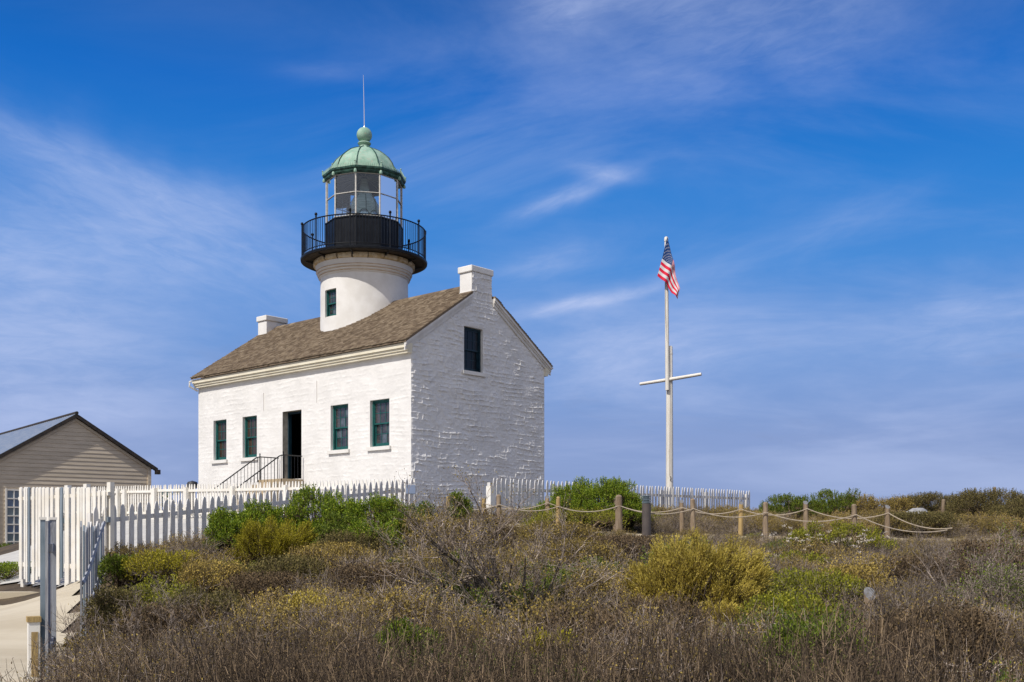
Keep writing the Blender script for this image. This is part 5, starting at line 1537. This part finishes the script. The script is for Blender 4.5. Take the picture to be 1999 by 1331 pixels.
def sample(n_, x0, x1, y0, y1, seed, fan=True):
    r = np.random.default_rng(seed); y = r.uniform(y0, y1, n_ * 2); x = r.uniform(-1, 1, n_ * 2)
    if fan: x = (x * .56 + .03) * y + r.choice([-1, 1], n_ * 2) * 1.5
    else: x = x0 + (x + 1) / 2 * (x1 - x0)
    k = inveg(x, y); return np.column_stack([x, y])[k][:n_]


def zone(kd, name, label, n_, y0, y1, seed, s0, s1, f=None):
    p = sample(n_, 0, 0, y0, y1, seed); r = np.random.default_rng(seed + 1)
    if f is not None: p = p[f(p[:, 0], p[:, 1], r.random(len(p)))]
    k_ = np.interp(p[:, 1], [7, 9, 10, 11, 12, 14], [1, .8, .66, .5, .42, .35]) if kd in ('stems', 'tall') else fsize(p[:, 0], p[:, 1])
    return scatter(name, label, kd, p, r.uniform(s0, s1, len(p)) * k_)


PXY = lambda x, y: 1000 + x / y * 2116
P2 = lambda x, y: vnoise(x * .33, y * .33, 77, 2)
def spaced(n_, y0, y1, seed, dmin):
    p = sample(n_, 0, 0, y0, y1, seed); keep = []; cell = {}
    for q in p:
        k = (int(q[0] // dmin), int(q[1] // dmin)); ok = True
        for a in (-1, 0, 1):
            for b_ in (-1, 0, 1):
                for o in cell.get((k[0] + a, k[1] + b_), ()):
                    if (o[0] - q[0]) ** 2 + (o[1] - q[1]) ** 2 < dmin * dmin: ok = False
        if ok: keep.append(q); cell.setdefault(k, []).append(q)
    return np.array(keep)


# mounded brush of the slope: each spot gets one kind, by patches
mp = spaced(6000, 10.2, 22.6, 61, .53); q = PXY(mp[:, 0], mp[:, 1]); yy = mp[:, 1]; r = np.random.default_rng(62); u = r.random(len(mp)); nz = P2(mp[:, 0], mp[:, 1])
kind_ = np.where(u < .50 + .5 * nz, 0, 1)
yz = ((q > 1420) & (q < 1700) & (yy < 14.2)) & (u < .7); kind_[yz] = 2
kind_[(q < 520) & (yy > 13) & (yy < 17.5) & (u < .5)] = 2
kind_[(r.random(len(mp)) < .05)] = 2
kind_[(r.random(len(mp)) < .045)] = 3
kind_[(q > 1650) & (u < .8)] = 0
for k, (kd, nm, lab) in enumerate((('mtwig', 'dry_brush', 'grey-brown twiggy brush mounded over the middle slope'), ('mochre', 'ochre_brush', 'brush with small ochre leaves mounded over the middle slope'),
                                   ('myellow', 'yellow_green_brush', 'yellow-green leafy brush in patches on the slope'), ('mgreen', 'dark_green_brush', 'dark green leafy brush scattered on the slope'))):
    a = mp[kind_ == k]; scatter(nm, lab, kd, a, np.random.default_rng(63 + k).uniform(.6, 1.3, len(a)) * fsize(a[:, 0], a[:, 1]) * 1.12)
fp_ = spaced(4000, 6.0, 10.8, 64, .50); u = np.random.default_rng(65).random(len(fp_)); nz = vnoise(fp_[:, 0] * .6, fp_[:, 1] * .6, 91, 2)
a = fp_[((u < .6) & (nz > .1)) | ((PXY(fp_[:, 0], fp_[:, 1]) > 1460) & (PXY(fp_[:, 0], fp_[:, 1]) < 1680) & (u < .7)) | ((PXY(fp_[:, 0], fp_[:, 1]) > 760) & (PXY(fp_[:, 0], fp_[:, 1]) < 880) & (u < .5))]; scatter('dark_green_weeds', 'dark green leafy weeds between the foreground stems', 'mgreen', a, np.random.default_rng(5).uniform(.6, 1.15, len(a)))
a = fp_[(u > .08) & (u < .80) & (nz <= .12)]; scatter('foreground_brush', 'tangled grey brush low between the foreground stems', 'mtwig', a, np.random.default_rng(6).uniform(.7, 1.35, len(a)))
a = fp_[(u > .86)]; scatter('foreground_ochre_brush', 'ochre-leaved brush between the foreground stems', 'mochre', a, np.random.default_rng(7).uniform(.6, 1.1, len(a)))
zone('stems', 'dry_stems', 'tall dry brown stems filling the foreground slope', 820, 5.8, 11.4, 41, .5, 1.1, lambda x, y, r: r < np.clip(.72 + 1.1 * vnoise(x * .9, y * .9, 33, 2), .12, 1))
zone('stems', 'thin_dry_stems', 'shorter dry brown stems thinning out up the slope', 240, 11.4, 14.0, 42, .4, .65)
zone('tall', 'straight_pale_stalks', 'straight pale stalks rising above the foreground stems', 210, 6.5, 11.5, 55, .8, 1.1)
zone('grass', 'dry_grass', 'fine dry grass between the brush', 420, 6.0, 21.5, 43, .6, 1.2)
zone('twig', 'fine_brush', 'fine dead twigs standing out of the brush', 500, 11.0, 21.5, 44, .8, 1.2)
fb = spaced(5000, 24.6, 40, 66, .62); u = np.random.default_rng(67).random(len(fb)); nz = vnoise(fb[:, 0] * .3, fb[:, 1] * .3, 12, 2); q = PXY(fb[:, 0], fb[:, 1])
gm = (q > 1010) & (q < 1290) & (fb[:, 1] < 28) & (u < .75); om = ~gm & (u < .60 - .4 * nz); tm = ~gm & ~om
for m_, kd, nm, lab in ((gm, 'myellow', 'far_green_brush', 'green and ochre undergrowth below the big round bush'), (om, 'mochre', 'far_ochre_brush', 'ochre brush between the trail and the fence'), (tm, 'mtwig', 'far_dry_brush', 'grey brush between the trail and the skyline')):
    a = fb[m_]; scatter(nm, lab, kd, a, np.random.default_rng(68).uniform(.55, .95, len(a)))
sk = np.column_stack([np.random.default_rng(1).uniform(9, 40, 520), np.random.default_rng(2).uniform(30, 60, 520)])
scatter('skyline_brush', 'brown and ochre brush massed along the right skyline', 'mochre', sk, np.random.default_rng(3).uniform(.55, .95, len(sk)))
# undergrowth hugging the inside of the near fence foot
r = np.random.default_rng(8); s = r.uniform(0, 7, 70); p = np.column_stack([nearP0[0] + .584 * s - .811 * .25 * -1 * r.uniform(.5, 2, 70), nearP0[1] + .811 * s - .584 * .35 * r.uniform(.5, 2, 70)])
p = p[s > 2.2]
scatter('fence_foot_brush', 'ochre brush growing along the foot of the near fence', 'ochre', p, r.uniform(.5, .8, len(p)))
# pale flower heads over the sprawling plant
RNG = np.random.default_rng(71)
fp = empty('dried_flowers', (0, 0, 0), 0, label='stalks with dried white flower heads standing in the sprawling green plant', cat='plant')
S = []; P = []; D = []
for k in range(46):
    px = RNG.uniform(1500, 1720); Yd = RNG.uniform(16, 19); x_ = at(px, Yd); z0_ = g1(x_, Yd)
    s_, e, d = wander((x_, Yd, z0_), (RNG.normal() * .15, RNG.normal() * .15, 1), RNG.uniform(.35, .62), 4, .004, .002, .1); S += s_
    for q in range(22): P.append(e + RNG.normal(size=3) * np.array([.022, .022, .008])); D.append(RNG.normal(size=3) + np.array([0, 0, .6]))
v, f = tubes(S); np_obj('stalks', v, f, M_STEM, fp)['kind'] = 'stuff'; v, f = leaves(np.array(P), np.array(D), .02, .016); np_obj('flower_heads', v, f, M_FLOWER, fp)
